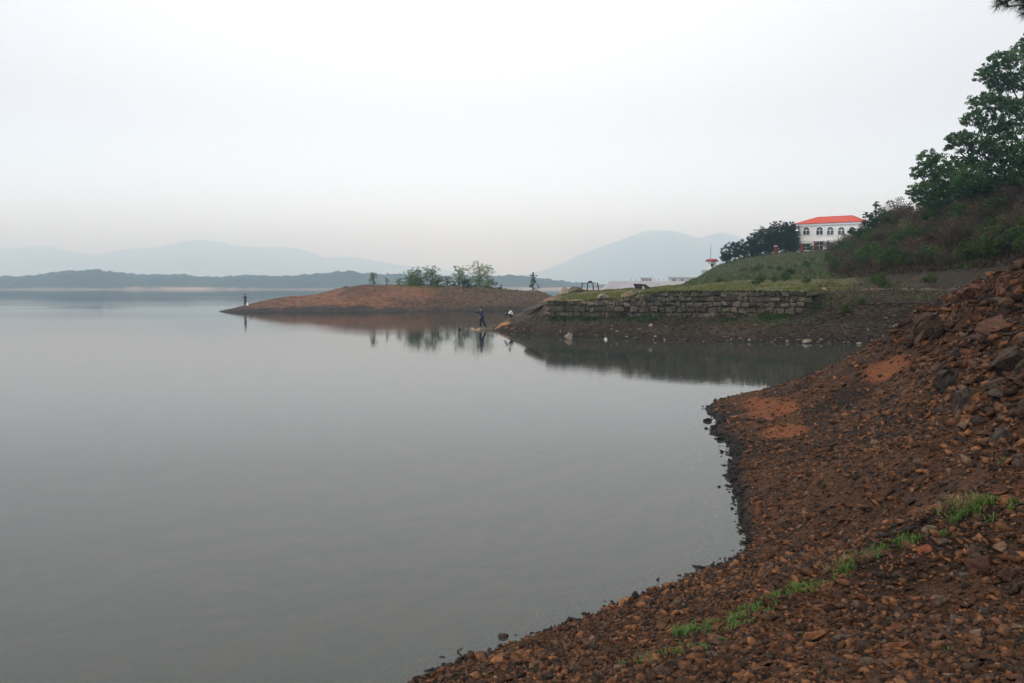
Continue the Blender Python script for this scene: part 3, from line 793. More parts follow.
# ------------------------------------------------------------------ rocks
def rock_mesh(name, n_pts, flat, seed, colour, sub=False):
    r_ = random.Random(seed)
    bm = bmesh.new()
    for _ in range(n_pts):
        d_ = Vector((r_.gauss(0, 1), r_.gauss(0, 1), r_.gauss(0, 1))).normalized() * r_.uniform(.75, 1.0)
        d_ = Vector((max(-.8, min(.8, d_.x)), max(-.75, min(.75, d_.y)), max(-.7, min(.7, d_.z))))
        bm.verts.new((d_.x * .5, d_.y * .5 * r_.uniform(.55, .9) , d_.z * .5 * flat))
    ret = bmesh.ops.convex_hull(bm, input=bm.verts[:])
    bmesh.ops.delete(bm, geom=list({v for v in ret['geom_interior'] + ret['geom_unused'] if isinstance(v, bmesh.types.BMVert)}), context='VERTS')
    if sub:
        bmesh.ops.triangulate(bm, faces=bm.faces[:])
        bmesh.ops.subdivide_edges(bm, edges=bm.edges[:], cuts=2 if name == 'boulder' else 1, use_grid_fill=True)
        am = .032 if name == 'boulder' else .02
        for v in bm.verts: v.co += Vector([r_.uniform(-am, am) for _ in range(3)])
        if name == 'boulder':
            co = np.array([v.co[:] for v in bm.verts]); dn = fbm(co[:, 0] + seed, co[:, 1] + co[:, 2] * 1.7, .25, 3) * .07
            for v, d_ in zip(bm.verts, dn): v.co *= 1 + d_
    bmesh.ops.triangulate(bm, faces=bm.faces[:])
    me_ = bpy.data.meshes.new(name); bm.to_mesh(me_); bm.free()
    c_ = me_.color_attributes.new('Col', 'FLOAT_COLOR', 'POINT')
    a = np.ones((len(me_.vertices), 4), np.float32); a[:, :3] = colour; c_.data.foreach_set('color', a.ravel())
    me_.materials.append(M_ROCK)
    return me_
def rock_colour(k, r_):
    base_ = [(0.105, .046, .022), (.066, .032, .017), (.155, .066, .028), (.052, .029, .020), (.036, .024, .018), (.145, .058, .027), (.075, .050, .035), (.115, .068, .042)]
    c_ = np.array(base_[k % len(base_)]); return c_ * r_.uniform(.75, 1.25)
_rr = random.Random(3)
protos = [rock_mesh('rock', 9 + k % 6, [.34, .52, .42, .26][k % 4], k, rock_colour(k, _rr), True) for k in range(32)]
dark_protos = [rock_mesh('rock', 9 + k % 6, [.4, .6, .5][k % 3], 80 + k, tuple(_rr.uniform(.8, 1.3) * np.array([(.055, .030, .019), (.040, .026, .018), (.075, .036, .020), (.05, .037, .028)][k % 4])), True) for k in range(12)]
wetc = (.020, .017, .015)
wet_protos = [rock_mesh('wet_rock', 12 + k, .7, 50 + k, wetc, True) for k in range(6)]
def arr(me_):
    v = np.empty(len(me_.vertices) * 3, np.float32); me_.vertices.foreach_get('co', v)
    f = np.array([p.vertices[:] for p in me_.polygons])
    return v.reshape(-1, 3), f
lowp = [arr(rock_mesh('chip', 8 + k % 3, [.3, .5, .4][k % 3], 100 + k, (1, 1, 1))) for k in range(24)]

# sample the bank: dense near, sparser far (small chips there are under a pixel)
N = 130000
u = rng.uniform(0, 1, N); r_s = np.exp(np.log(3.6) + u ** .85 * np.log(62 / 3.6)); t_s = np.radians(rng.uniform(-14, 39, N))
xs = r_s * np.sin(t_s); ys = r_s * np.cos(t_s); zs = bank_z(xs, ys)
hp_ = sstep(1.5, 2.3, zs) * sstep(8, 11, r_s)
sz = .0152 * r_s ** .42 * (1 / rng.power(2.0, N)) ** .92
sz = np.minimum(np.clip(sz, .012, .26), (.085 + .0095 * r_s) * rng.uniform(.6, 1.2, N)) * (1 + .8 * hp_) * np.where(rng.uniform(0, 1, N) < .012, 1.7, 1.0)
sz = np.where((r_s > 7) & (zs < .9), sz * .85, sz)
spp = smooth_patch(xs, ys)
keep = (zs > -.28) & (rng.uniform(0, 1, N) > spp * .66) & (rng.uniform(0, 1, N) < sstep(-.35, .25, fbm(xs, ys, 1.6, 4) + .42))
near_far = (xs > -4)
keep &= near_far
xs, ys, zs, sz, r_s = xs[keep], ys[keep], zs[keep], sz[keep], r_s[keep]
wetk = (zs < -.01 + .075 * sstep(11, 15, r_s) + .04 * fbm(xs, ys, .5, 2)) & (zs > -.12)
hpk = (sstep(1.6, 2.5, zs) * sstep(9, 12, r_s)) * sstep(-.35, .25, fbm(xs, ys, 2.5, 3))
# apparent size decides which 285 become things of their own
infr = (zs > -.03) & (np.abs(xs / ys * F) < 530) & (xs / ys * F > -130) & (ys > 3.9)
app = sz / r_s * infr
order = np.argsort(-app)
own = order[:285]; rest = order[285:]
def bank_rot(x, y, k=1.0):
    e = .15
    g = Vector((float(bank_base(x - e, y) - bank_base(x + e, y)), float(bank_base(x, y - e) - bank_base(x, y + e)), 2 * e)).normalized()
    return Vector((0, 0, 1)).rotation_difference(g) @ Matrix.Rotation(random.uniform(0, 6.28), 3, 'Z').to_quaternion() @ Matrix.Rotation(random.gauss(0, .28) * k, 3, 'X').to_quaternion()
for i in own:
    w_ = wetk[i]
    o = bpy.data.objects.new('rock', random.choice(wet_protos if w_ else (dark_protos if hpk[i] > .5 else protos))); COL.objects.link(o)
    o.location = (xs[i], ys[i], zs[i] + sz[i] * .10)
    o.scale = (sz[i] * 1.15, sz[i] * 1.15, sz[i] * 1.1)
    o.rotation_mode = 'QUATERNION'; o.rotation_quaternion = bank_rot(xs[i], ys[i])
    if w_: tag(o, 'blackened wet rock lying in the dark strip along the red shore', 'rock', 'wet rocks at the waterline')
    else: tag(o, 'angular brown broken stone lying loose on the red rocky shore', 'rock', 'loose stones on the red shore')
VV = []; FF = []; CC = []; off = 0
q = rng.normal(size=(len(rest), 4)) * np.array([1.0, .22, .22, 1.0]); q /= np.linalg.norm(q, axis=1, keepdims=True)
w0, x0, y0, z0 = q.T
R = np.stack([1 - 2 * (y0 * y0 + z0 * z0), 2 * (x0 * y0 - z0 * w0), 2 * (x0 * z0 + y0 * w0), 2 * (x0 * y0 + z0 * w0), 1 - 2 * (x0 * x0 + z0 * z0), 2 * (y0 * z0 - x0 * w0),
              2 * (x0 * z0 - y0 * w0), 2 * (y0 * z0 + x0 * w0), 1 - 2 * (x0 * x0 + y0 * y0)], -1).reshape(-1, 3, 3)
pal = np.array([(0.105, .046, .022), (.066, .032, .017), (.155, .066, .028), (.052, .029, .020), (.036, .024, .018), (.15, .060, .028), (.072, .048, .034), (.125, .074, .046)])
pk = rng.choice(8, len(rest), p=[.24, .2, .16, .13, .1, .05, .08, .04])
for k in range(len(lowp)):
    sel = np.arange(k, len(rest), len(lowp)); v, f = lowp[k]; ii = rest[sel]
    S = sz[ii][:, None, None] * 1.2
    W = np.einsum('nij,vj->nvi', R[sel], v) * S + np.stack([xs[ii], ys[ii], zs[ii] + sz[ii] * .08], -1)[:, None, :]
    VV.append(W.reshape(-1, 3)); FF.append((f[None] + (np.arange(len(sel)) * len(v))[:, None, None]).reshape(-1, 3) + off); off += len(sel) * len(v)
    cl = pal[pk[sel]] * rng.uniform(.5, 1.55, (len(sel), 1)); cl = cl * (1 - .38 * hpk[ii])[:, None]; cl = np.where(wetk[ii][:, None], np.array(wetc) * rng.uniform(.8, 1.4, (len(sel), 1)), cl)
    CC.append(np.repeat(cl, len(v), 0))
rub = link('rubble', mesh_np('rubble', np.concatenate(VV), np.concatenate(FF), np.concatenate(CC)), M_ROCK); rub['kind'] = 'stuff'

def boulder(px, py, wpx, hfrac, seed, colour, label, name='boulder', lift=.18, yaw=0.3, n_=15, depth=1.0, at=None, group=None, tilt=0.0):
    p = BANK_HIT(px, py) if at is None else at
    s = wpx / F * math.hypot(p[0], p[1])
    me_ = rock_mesh(name, n_, hfrac / .7 * 1.1, seed, tuple(.72 * v for v in colour), True)
    o = link(name, me_, M_ROCK, loc=(p[0], p[1], (bank_z(np.array([p[0]]), np.array([p[1]]))[0] if at is None else p[2]) + lift * s * hfrac))
    o.scale = (s * 1.25, s * 1.25 * depth, s * 1.25); o.rotation_euler = (random.uniform(-.1, .1), tilt, yaw)
    return tag(o, label, 'rock', group)
boulder(980, 566, 30, .5, 201, (.075, .032, .02), 'largest dark flat-topped rock on the slope right of the grass strip', yaw=.1)
boulder(1006, 576, 18, .5, 202, (.06, .028, .02), 'dark wedge-shaped rock just right of the largest flat-topped rock')
boulder(942, 603, 17, .55, 203, (.13, .085, .055), 'tan squarish slab below the largest flat-topped rock')
boulder(925, 552, 15, .45, 204, (.27, .085, .04), 'bright orange-red rock at the upper end of the grass strip')
boulder(930, 529, 17, .3, 205, (.22, .17, .12), 'pale grey-tan flat rock above the orange-red one by the grass')
boulder(785, 529, 14, .8, 206, (.11, .07, .045), 'upright brown rock with a pale chip on top, on bare dark gravel')
boulder(572, 625, 19, .45, 207, (.05, .038, .03), 'dark block at the very edge of the water on the near shore', yaw=.5)
boulder(1004, 428, 24, .7, 208, (.08, .06, .05), 'big grey-brown outcrop block at the right under the shaded hollow')
boulder(966, 404, 40, .55, 209, (.085, .06, .045), 'wide grey-brown outcrop slab low on the right hand rock heap', yaw=.7)
boulder(947, 388, 30, .6, 210, (.06, .045, .038), 'dark cracked outcrop block in the middle of the rock heap')
boulder(928, 330, 34, .6, 211, (.10, .065, .045), 'rounded brown outcrop at the left foot of the rock heap', yaw=1.2)
boulder(1015, 365, 40, .7, 212, (.085, .058, .042), 'dark overhanging outcrop high on the rock heap')
boulder(975, 290, 28, .6, 213, (.15, .07, .045), 'reddish craggy block on the skyline of the rock heap')
boulder(1012, 272, 26, .7, 214, (.14, .066, .04), 'reddish jagged block at the top of the rock heap')
boulder(1000, 330, 36, .6, 215, (.12, .058, .036), 'large red-brown broken block halfway up the rock heap', yaw=2)
boulder(944, 310, 22, .6, 216, (.16, .075, .045), 'small reddish block on the edge of the rock heap above the inlet')
wp = lambda px, py: np.array([*P(px, py, water_d(py))[:2], 0.0])
boulder(503, 636, 12, .42, 220, (.07, .05, .04), 'low brown rock standing alone in the shallow water', at=wp(503, 637), lift=.1)
# a few wet rocks just off the point
for k, (px, py, w_, lab) in enumerate(((707, 421, 9, 'dark rock in the water off the stony point, furthest out'), (721, 440, 8, 'round dark rock in the water beside the stony point'), (722, 452, 5, 'small dark stone in the water below the round dark rock'),
                                       (719, 487, 4, 'tiny dark stone in the water halfway along the dark shore'))):
    boulder(px, py, w_, .5, 230 + k, wetc, lab, at=wp(px, py), lift=.05)
# bent twig standing in the shallows
tp_ = wp(460.5, 657)
r_ = MB(); r_.tube([(.10, 0, -.12), (.022, 0, 0), (-.030, .0, .050), (-.033, 0, .058), (.018, 0, .088)], [.009, .009, .010, .010, .007], 6)
tag(r_.build('bent_twig', M_BARK, loc=tp_), 'bent black twig sticking out of the shallow water', 'twig')

# ------------------------------------------------------------------ grass and weeds on the near bank
def blades(n_, cx, cy_, sx, sy, hgt, zf, c1, c2, w=.008, ang=0.0):
    u_ = rng.normal(size=(n_, 2)); x = cx + u_[:, 0] * sx * math.cos(ang) - u_[:, 1] * sy * math.sin(ang); y = cy_ + u_[:, 0] * sx * math.sin(ang) + u_[:, 1] * sy * math.cos(ang)
    k = rng.uniform(0, 6.28, n_); lean = rng.uniform(.25, 1.25, n_); h_ = hgt * rng.uniform(.45, 1.15, n_); nc_ = max(3, n_ // 16); ci_ = rng.integers(0, nc_, n_); jj_ = rng.normal(0, .018, (n_, 2)); x = x[ci_] + jj_[:, 0]; y = cy_ + (y[ci_] - cy_) + jj_[:, 1]
    z = zf(x, y) - .01
    b_ = np.stack([x, y, z], -1); sd_ = np.stack([-np.sin(k), np.cos(k), 0 * k], -1) * w
    out_ = np.stack([np.cos(k), np.sin(k), 0 * k], -1)
    m_ = b_ + out_ * (lean * h_ * .35)[:, None] + np.array([0, 0, 1.]) * (h_ * .65)[:, None]
    t_ = b_ + out_ * (lean * h_ * .95)[:, None] + np.array([0, 0, 1.]) * (h_ * (1 - .35 * lean))[:, None]
    V = np.stack([b_ - sd_, b_ + sd_, m_ + sd_ * .8, m_ - sd_ * .8, t_], 1).reshape(-1, 3)
    i0 = np.arange(n_) * 5
    return V, [np.stack([i0, i0 + 1, i0 + 2, i0 + 3], -1), np.stack([i0 + 3, i0 + 2, i0 + 4], -1)], leaf_cols(n_, c1, c2, 5)
G1, G2 = (.050, .105, .020), (.145, .21, .052); D1, D2 = (.16, .13, .05), (.26, .20, .09)
for px, py, sx, sy, n_, h_, dry, lab in (
    (683, 640, .085, .06, 150, .17, 0, 'bright green grass tuft nearest the water, at the low end of the strip'),
    (652, 664, .17, .09, 150, .10, 0, 'sparse green weeds among stones at the bottom end of the grass strip'),
    (700, 655, .12, .08, 90, .09, 0, 'low scattered weeds just right of the tallest green tuft'),
    (727, 632, .12, .05, 130, .09, 0, 'low patch of grass between the tallest tuft and the wide grass patch'),
    (760, 611, .20, .06, 260, .12, 0, 'wide green grass patch in the middle of the strip'),
    (800, 596, .07, .05, 110, .15, 0, 'upright green tuft at the upper end of the middle patch'),
    (822, 589, .05, .04, 40, .08, 0, 'tiny green weed tuft alone above the middle patch'),
    (850, 568, .14, .05, 170, .12, 2, 'yellow-green grass patch with a dry brown tuft in it'),
    (885, 552, .14, .04, 160, .10, 0, 'thin line of green grass in the upper strip'),
    (913, 541, .06, .04, 80, .13, 0, 'small green tuft at the top of the strip by the orange rock'),
    (940, 532, .05, .04, 40, .08, 0, 'little green weed beside the pale flat rock'),
    (968, 501, .17, .10, 300, .15, 2, 'tan and green grass clump highest up on the slope'),
    (1010, 452, .12, .10, 50, .10, 0, 'faint green weeds at the foot of the rock heap'),
    (950, 647, .04, .04, 25, .06, 0, 'single tiny green weed in the lower rubble')):
    p = BANK_HIT(px, py)
    V, Fb, cl = blades(int(n_ * 1.5), p[0], p[1], sx * .85, sy * 1.3, h_ * .68, bank_z, G1, G2, .0045, .35)
    if dry:
        V2, F2, c2 = blades(n_ // 2, p[0] - .12, p[1] + .05, sx * .7, sy, h_ * 1.1, bank_z, D1, D2, .004)
        F2 = [f + len(V) for f in F2]; V = np.concatenate([V, V2]); Fb = Fb + F2; cl = np.concatenate([cl, c2])
    tag(link('grass_tuft', mesh_np('grass_tuft', V, Fb, cl), M_GRASS), lab, 'grass tuft', 'grass tufts on the red shore')

# ------------------------------------------------------------------ terrace grass, scrub on the hillside
def scatter_head(n_, px0, px1, t0, t1):
    px = rng.uniform(px0, px1, n_); t = rng.uniform(t0, t1, n_)
    i = np.clip(np.searchsorted(cols, px), 0, len(cols) - 1); j = np.clip((np.interp(t, tt, np.arange(len(tt)))).astype(int), 0, len(tt) - 1)
    jit = rng.uniform(-.5, .5, (n_, 2)) * .35
    return np.stack([HXX[i, j] + jit[:, 0], HD[i, j] + jit[:, 1], HZN[i, j]], -1), px, t
def tufts(pts, h_, w_, c1, c2, name):
    n_ = len(pts); k = rng.uniform(0, 6.28, n_); hh = h_ * rng.uniform(.4, 1.3, n_)
    sd_ = np.stack([np.cos(k), np.sin(k), 0 * k], -1) * w_ * .5
    ln = np.stack([rng.normal(0, .3, n_), rng.normal(0, .3, n_), np.ones(n_)], -1) * hh[:, None]
    V = np.stack([pts - sd_, pts + sd_, pts + ln + sd_ * .2, pts + ln - sd_ * .3], 1).reshape(-1, 3)
    o = link(name, mesh_np(name, V, np.arange(n_ * 4).reshape(-1, 4), leaf_cols(n_, c1, c2)), M_GRASS); o['kind'] = 'stuff'; return o
p1, a, t = scatter_head(26000, 562, 850, 3.02, 4.6)
tufts(p1[fbm(p1[:, 0], p1[:, 1], 2.5, 3) > -.12], .09, .10, (.085, .11, .026), (.20, .185, .06), 'terrace_grass')
p2, a, t = scatter_head(30000, 830, 1060, 4.25, 6.4)
pn = fbm(p2[:, 0] + p2[:, 2], p2[:, 1] + 2 * p2[:, 2], 3.2, 4)
tufts(p2[pn < .02], .24, .22, (.022, .016, .010), (.085, .055, .032), 'dry_undergrowth')
tufts(p2[(pn >= .02) & (pn < .22)],   .24, .22, (.020, .026, .008), (.075, .075, .028), 'olive_undergrowth')
tufts(p2[pn >= .22], .24, .25, (.012, .034, .007), (.05, .095, .022), 'green_undergrowth')
ex_ = ((a - 913) / 13) ** 2 + ((t - 5.62) / .22) ** 2
p5, a5, t5 = scatter_head(1500, 895, 932, 5.35, 5.85)
tufts(p5, .3, .25, (.10, .085, .035), (.19, .14, .06), 'tan_hill_grass')
p2, a, t = scatter_head(16000, 685, 845, 4.2, 6.2)
tufts(p2, .22, .22, (.045, .085, .028), (.13, .125, .055), 'slope_grass')
p3, a, t = scatter_head(5000, 548, 815, 1.7, 2.02)
tufts(p3[fbm(p3[:, 0], p3[:, 1], 1.2, 3) > .08], .15, .13, (.020, .045, .014), (.05, .08, .026), 'wall_foot_weeds')
uu = rng.uniform(0, 1, 2600); vv = rng.uniform(0, 1, 2600) ** 1.5
qs = uu * wlen; hh_ = np.array([wall_top(float(q_)) for q_ in qs]); k_ = fbm(qs, vv * 3, 1.4, 3) > .0
wx = WA[0] + qs * math.cos(wrz) + .34 * math.sin(wrz); wy = WA[1] + qs * math.sin(wrz) - .34 * math.cos(wrz)
wz = wz0 + np.where(rng.uniform(0, 1, 2600) < .55, hh_ - .03, hh_ * vv)
tufts(np.stack([wx, wy, wz], -1)[k_], .15, .12, (.03, .045, .016), (.11, .10, .04), 'wall_weeds')
p4, a, t = scatter_head(2500, 815, 960, 2.1, 4.2)
tufts(p4[fbm(p4[:, 0], p4[:, 1], 1.6, 3) > .12], .22, .14, (.03, .06, .02), (.12, .10, .05), 'gravel_weeds')

ii_ = rng.integers(0, SD.shape[0], 9000); jj_ = rng.integers(0, SD.shape[1], 9000)
ps = np.stack([SX[ii_, jj_], SD[ii_, jj_], SZ2[ii_, jj_]], -1); pm = SC2[ii_, jj_] + 40 * fbm(ps[:, 0], ps[:, 1], 4, 3)
tufts(ps[(ps[:, 2] > .8) & (pm > 425) & (ST[ii_, jj_] > 1.2)], .18, .22, (.065, .05, .032), (.14, .105, .06), 'dry_brush')
def head_rubble(n_, px0, px1, t0, t1, smin, smax):
    p_, a_, t_ = scatter_head(n_, px0, px1, t0, t1)
    v, f = lowp[3]; S = np.exp(rng.uniform(math.log(smin), math.log(smax), n_))
    al = rng.uniform(0, 6.28, n_); ca_, sa_ = np.cos(al), np.sin(al)
    W = np.stack([ca_[:, None] * v[None, :, 0] - sa_[:, None] * v[None, :, 1], sa_[:, None] * v[None, :, 0] + ca_[:, None] * v[None, :, 1], np.broadcast_to(v[None, :, 2] * 1.5, (n_, len(v)))], -1) * S[:, None, None] + p_[:, None, :]
    pal2 = np.array([(.05, .034, .022), (.035, .026, .018), (.075, .048, .03), (.11, .08, .055), (.026, .02, .015)])
    cl = pal2[rng.choice(5, n_, p=[.3, .28, .18, .06, .18])] * rng.uniform(.7, 1.4, (n_, 1))
    o = link('slope_rubble', mesh_np('slope_rubble', W.reshape(-1, 3), (f[None] + (np.arange(n_) * len(v))[:, None, None]).reshape(-1, 3), np.repeat(cl, len(v), 0)), M_ROCK); o['kind'] = 'stuff'
head_rubble(11000, 500, 1000, .98, 2.1, .06, .34)
head_rubble(6000, 812, 1000, 1.6, 3.3, .06, .34)

def shrub_mesh(kind, seed):
    global rng
    keep_ = rng; rng = np.random.default_rng(seed)
    V = []; Fs = []; C_ = []; off_ = 0
    nst = 46 if kind != 'green' else 14
    st = []
    for k in range(nst):
        d_ = np.array([rng.normal(0, .42), rng.normal(0, .42), rng.uniform(.7, 1.0)]); d_ /= np.linalg.norm(d_)
        L = rng.uniform(.6, 1.05); p0 = np.array([rng.normal(0, .12), rng.normal(0, .12), -.1])
        st.append((p0, p0 + d_ * L))
        for j in range(5):
            a_ = p0 + (d_ * L) * rng.uniform(.35, .95); st.append((a_, a_ + (d_ * .7 + rand_dirs(1)[0] * .7) * rng.uniform(.15, .35)))
    st = [s_ for s_ in st]
    A_ = np.array([s_[0] for s_ in st]); B_ = np.array([s_[1] for s_ in st])
    sd_ = np.cross(B_ - A_, rand_dirs(len(A_))); sd_ /= np.linalg.norm(sd_, axis=1, keepdims=True) + 1e-9
    wd = np.where(np.arange(len(A_)) % 6 == 0, .014, .008)[:, None]
    V1 = np.stack([A_ - sd_ * wd, A_ + sd_ * wd, B_ + sd_ * wd * .4, B_ - sd_ * wd * .4], 1).reshape(-1, 3)
    V.append(V1); Fs.append(np.arange(len(V1)).reshape(-1, 4)); C_.append(leaf_cols(len(A_), (.05, .035, .028), (.12, .085, .065)))
    nl, cs = {'brown': (260, ((.055, .036, .022), (.16, .10, .058))), 'mixed': (620, ((.026, .030, .011), (.13, .10, .042))), 'green': (1300, ((.016, .040, .007), (.08, .13, .026)))}[kind]
    pts = []
    for s_ in blob_points((0, 0, .55), (.55, .55, .42), max(6, nl // 40), .35): pts.append(blob_points(s_, np.full(3, rng.uniform(.12, .26)), 40, 0))
    pts = np.concatenate(pts); pts[:, 2] = np.maximum(pts[:, 2], .02)
    V2, F2 = leaf_quads(pts, .10 if kind == 'green' else .085, .5)
    V.append(V2); Fs.append(F2 + len(V1)); C_.append(leaf_cols(len(pts), *cs))
    rng = keep_
    return mesh_np('shrub', np.concatenate(V), np.concatenate(Fs), np.concatenate(C_))
SH = {k: [shrub_mesh(k, 300 + 10 * j + q_) for j in range(3)] for q_, k in enumerate(('brown', 'mixed', 'green'))}
for l_ in SH.values():
    for me_ in l_: me_.materials.append(M_LEAF)
SHL = {'brown': 'bare twiggy brown shrub among the scrub on the dark hillside', 'mixed': 'half-dry olive brown shrub in the scrub of the dark hillside', 'green': 'small leafy green bush among brown scrub on the hillside'}
def shrub(kind, p, s, label, group, flat=1.0):
    o = bpy.data.objects.new('shrub', random.choice(SH[kind])); COL.objects.link(o)
    o.location = p; o.scale = (s * random.uniform(.9, 1.25), s * random.uniform(.9, 1.25), s * flat); o.rotation_euler = (0, 0, random.uniform(0, 6.28))
    return tag(o, label, 'shrub', group)
n_done = 0
while n_done < 250:
    px = random.uniform(742, 1055); t = random.uniform(4.35, 6.15)
    dens = .40 if px < 800 else (.4 if px < 835 else 1.0)
    if random.random() > dens: continue
    p = ht(px, t)
    if (p.y > 135 and px < 850): continue
    kind = random.choices(('brown', 'mixed', 'green'), (.42, .38, .20))[0]
    if t < 4.8: kind = random.choices(('mixed', 'green', 'brown'), (.4, .4, .2))[0]
    s = random.uniform(.8, 1.9) * (1.2 if px > 850 else (.9 if px > 825 else .5))
    shrub(kind, p, s, SHL[kind], {'brown': 'bare brown shrubs on the hillside', 'mixed': 'half-dry shrubs on the hillside', 'green': 'green bushes on the hillside'}[kind])
    n_done += 1
for px, d, s, lab in ((761, 88, .8, 'dark green bush at the back of the terrace, leftmost of the low bushes'), (774, 87, .6, 'smaller dark bush beside the leftmost terrace bush'), (785, 88, .9, 'rounded dark green bush standing at the foot of the hill'),
                      (756, 80, .6, 'low spreading green bush on the terrace grass'), (806, 80, .7, 'green bush at the right end of the terrace grass'), (719, 92, .5, 'lone small bush at the left of the terrace under the hill'),
                      (810.5, 64.2, .75, 'small leafy bush growing at the right end of the stone wall'), (846, 60.5, .7, 'round green bush on the bare gravel bank'), (862, 61, .5, 'tiny green bush right of the round one on the gravel bank'),
                      (815, 63, .6, 'low green plant at the foot of the wall end'), (880, 67, 1.0, 'bright green bush above the trodden path'), (930, 66, .9, 'green bush at the right end of the trodden path'),
                      (868, 88, 2.0, 'bright green leafy bush standing below the house side'), (811, 156, 1.0, 'small dark bush before the house between the brick pillars')):
    shrub('green', hpoint(px, d), s, lab, 'bushes around the terrace')

# stones along the headland waterline and on its slope
pale = [rock_mesh('bank_stone', 13 + k, .7, 400 + k, c_, True) for k, c_ in enumerate([(.17, .13, .09), (.12, .10, .075), (.24, .20, .155), (.09, .075, .06), (.20, .12, .075), (.08, .066, .05)])]
for k in range(120):
    t = random.choice((random.uniform(1.0, 1.12), random.uniform(1.02, 1.95), random.uniform(1.02, 1.5))); px = random.uniform(512, 905)
    p = ht(px, t); s = random.uniform(.18, .42) if t < 1.15 else random.uniform(.12, .30)
    o = bpy.data.objects.new('bank_stone', random.choice(pale)); COL.objects.link(o)
    o.location = p; o.scale = (s * 1.3, s, s); o.rotation_euler = (random.uniform(-.3, .3), random.uniform(-.3, .3), random.uniform(0, 6))
    tag(o, 'stone lying on the muddy slope under the retaining wall', 'stone', 'stones on the slope below the wall')
def bstone(px, d, z, size, colour, seed, label, name='stone_block', rz=0.0, tilt=(0, 0), n_=15, group=None):
    me_ = rock_mesh(name, n_, size[2] / size[0] / .7 * 1.1, seed, colour, True)
    o = link(name, me_, M_ROCK, loc=(float(ray(px, HZ)[0]) * d, d, z)); s = size[0] * 1.25
    o.scale = (s, s * size[1] / size[0] * 1.2, s); o.rotation_euler = (tilt[0], tilt[1], rz)
    return tag(o, label, 'stone', group)
bstone(568, 63.5, .12, (.62, .5, .45), (.30, .25, .19), 501, 'largest pale boulder at the water edge under the wall')
bstone(606, 62, .05, (.24, .2, .18), (.5, .47, .42), 502, 'small bright white stone at the water edge')
bstone(651, 65, hz(651, 65) + .06, (.4, .3, .2), (.33, .28, .22), 503, 'pale flat stone on the slope below the middle of the wall')
bstone(824, 66.5, hz(824, 66.5) + .08, (.34, .3, .25), (.40, .27, .17), 504, 'orange-white stone just beyond the wall end')
bstone(808, 58.2, .1, (.5, .4, .3), (.22, .18, .14), 505, 'pale boulder at the water edge below the wall end')
bstone(627, 69.3, P(627, 299.5, 69.3)[2], (1.5, .5, .9), (.42, .29, .18), 506, 'pale orange slab leaning on the broken top of the wall', 'leaning_slab', .1, (0.5, -.45))
bstone(603, 70.3, P(603, 298.5, 70.3)[2], (1.0, .6, .55), (.26, .21, .16), 507, 'grey block sitting on top of the crumbled wall')
bstone(574, 71, P(573, 301.2, 71)[2], (1.4, .8, .22), (.30, .22, .15), 508, 'flat capstone on the low left end of the wall', 'capstone')
bstone(641, 69, P(642, 294.6, 69)[2], (.7, .5, .45), (.24, .2, .15), 509, 'small block on the wall where it steps up')
bstone(575, 81, P(573, 292.6, 81)[2], (2.0, 1.2, .75), (.13, .10, .075), 510, 'broad dark flat rock on the left end of the terrace', 'flat_rock')
bstone(563.5, 79.5, P(563, 293, 79.5)[2], (.8, .8, .8), (.30, .23, .17), 511, 'pale block at the tip of the broad dark terrace rock')
bstone(536, 73.6, P(533, 308.2, 73.6)[2], (2.3, .8, .42), (.10, .085, .065), 512, 'long dark slab sloping down from the wall end', 'sloping_slab', .1, (0, -.42))
# stepping stones off the point
for k, (px, w_, col_, lab) in enumerate(((460, .36, (.04, .035, .03), 'outermost dark stepping stone off the orange point'), (466, .4, (.16, .13, .10), 'pale stepping stone next to the outermost dark one'), (472, .5, (.34, .26, .18), 'cream stepping stone in front of the standing angler'),
                                         (478, .8, (.30, .21, .13), 'broad ochre stepping stone at the angler\'s feet'), (484, 1.0, (.12, .10, .075), 'dark flat stone under the angler in dark blue'), (491, .9, (.12, .095, .07), 'dark flat stone joining the stepping stones to the point'))):
    bstone(px, 77.2 - .1 * k, .02, (w_, w_ * .9, .24), col_, 520 + k, lab, 'stepping_stone', random.uniform(0, 1), group='stepping stones off the point')

# ------------------------------------------------------------------ terrace furniture
d = 84
ft = hpoint(590, d); r = empty('table_frame', ft); tag(r, 'dark iron table frame with splayed legs on the terrace edge', 'table')
w_ = 1.66; h_ = .70
mb = MB(); mb.box((0, 0, h_), (w_ * .86, .5, .06), bevel=.01); mb.build('top_rail', M_IRON, r)
for sx_, x in ((-1, -.70), (-.35, -.22), (.35, .27), (1, .70)):
    for yy in (-.22, .22):
        mb = MB(); mb.tube([(x + .13 * sx_, yy * 1.3, -.08), (x, yy, h_)], [.03, .03], 6); mb.build('leg', M_IRON, r)
mb = MB(); mb.box((.02, 0, h_ + .12), (.34, .34, .17), bevel=.04); mb.box((.02, 0, h_ + .045), (.62, .4, .05)); mb.build('hub', M_IRON, r)
d = 82
ft = hpoint(641.5, d); r = empty('stone_bench', ft); tag(r, 'dark slab bench on a pale support at the terrace edge', 'bench')
mb = MB(); mb.faces([(-.72, -.25, .52), (.35, -.25, .47), (.82, -.25, .12), (.7, -.25, .06), (-.50, -.25, .08), (-.62, -.25, .30), (-.72, .35, .52), (.35, .35, .47), (.82, .35, .12), (.7, .35, .06), (-.50, .35, .08), (-.62, .35, .30)],
                  [(5, 4, 3, 2, 1, 0), (6, 7, 8, 9, 10, 11)] + [(k, (k + 1) % 6, 6 + (k + 1) % 6, 6 + k) for k in range(6)]); mb.build('slab', M_DARKSLAB, r)
mb = MB(); mb.box((.12, -.3, .10), (.16, .12, .36), bevel=.02); mb.build('support', M_CONC, r)

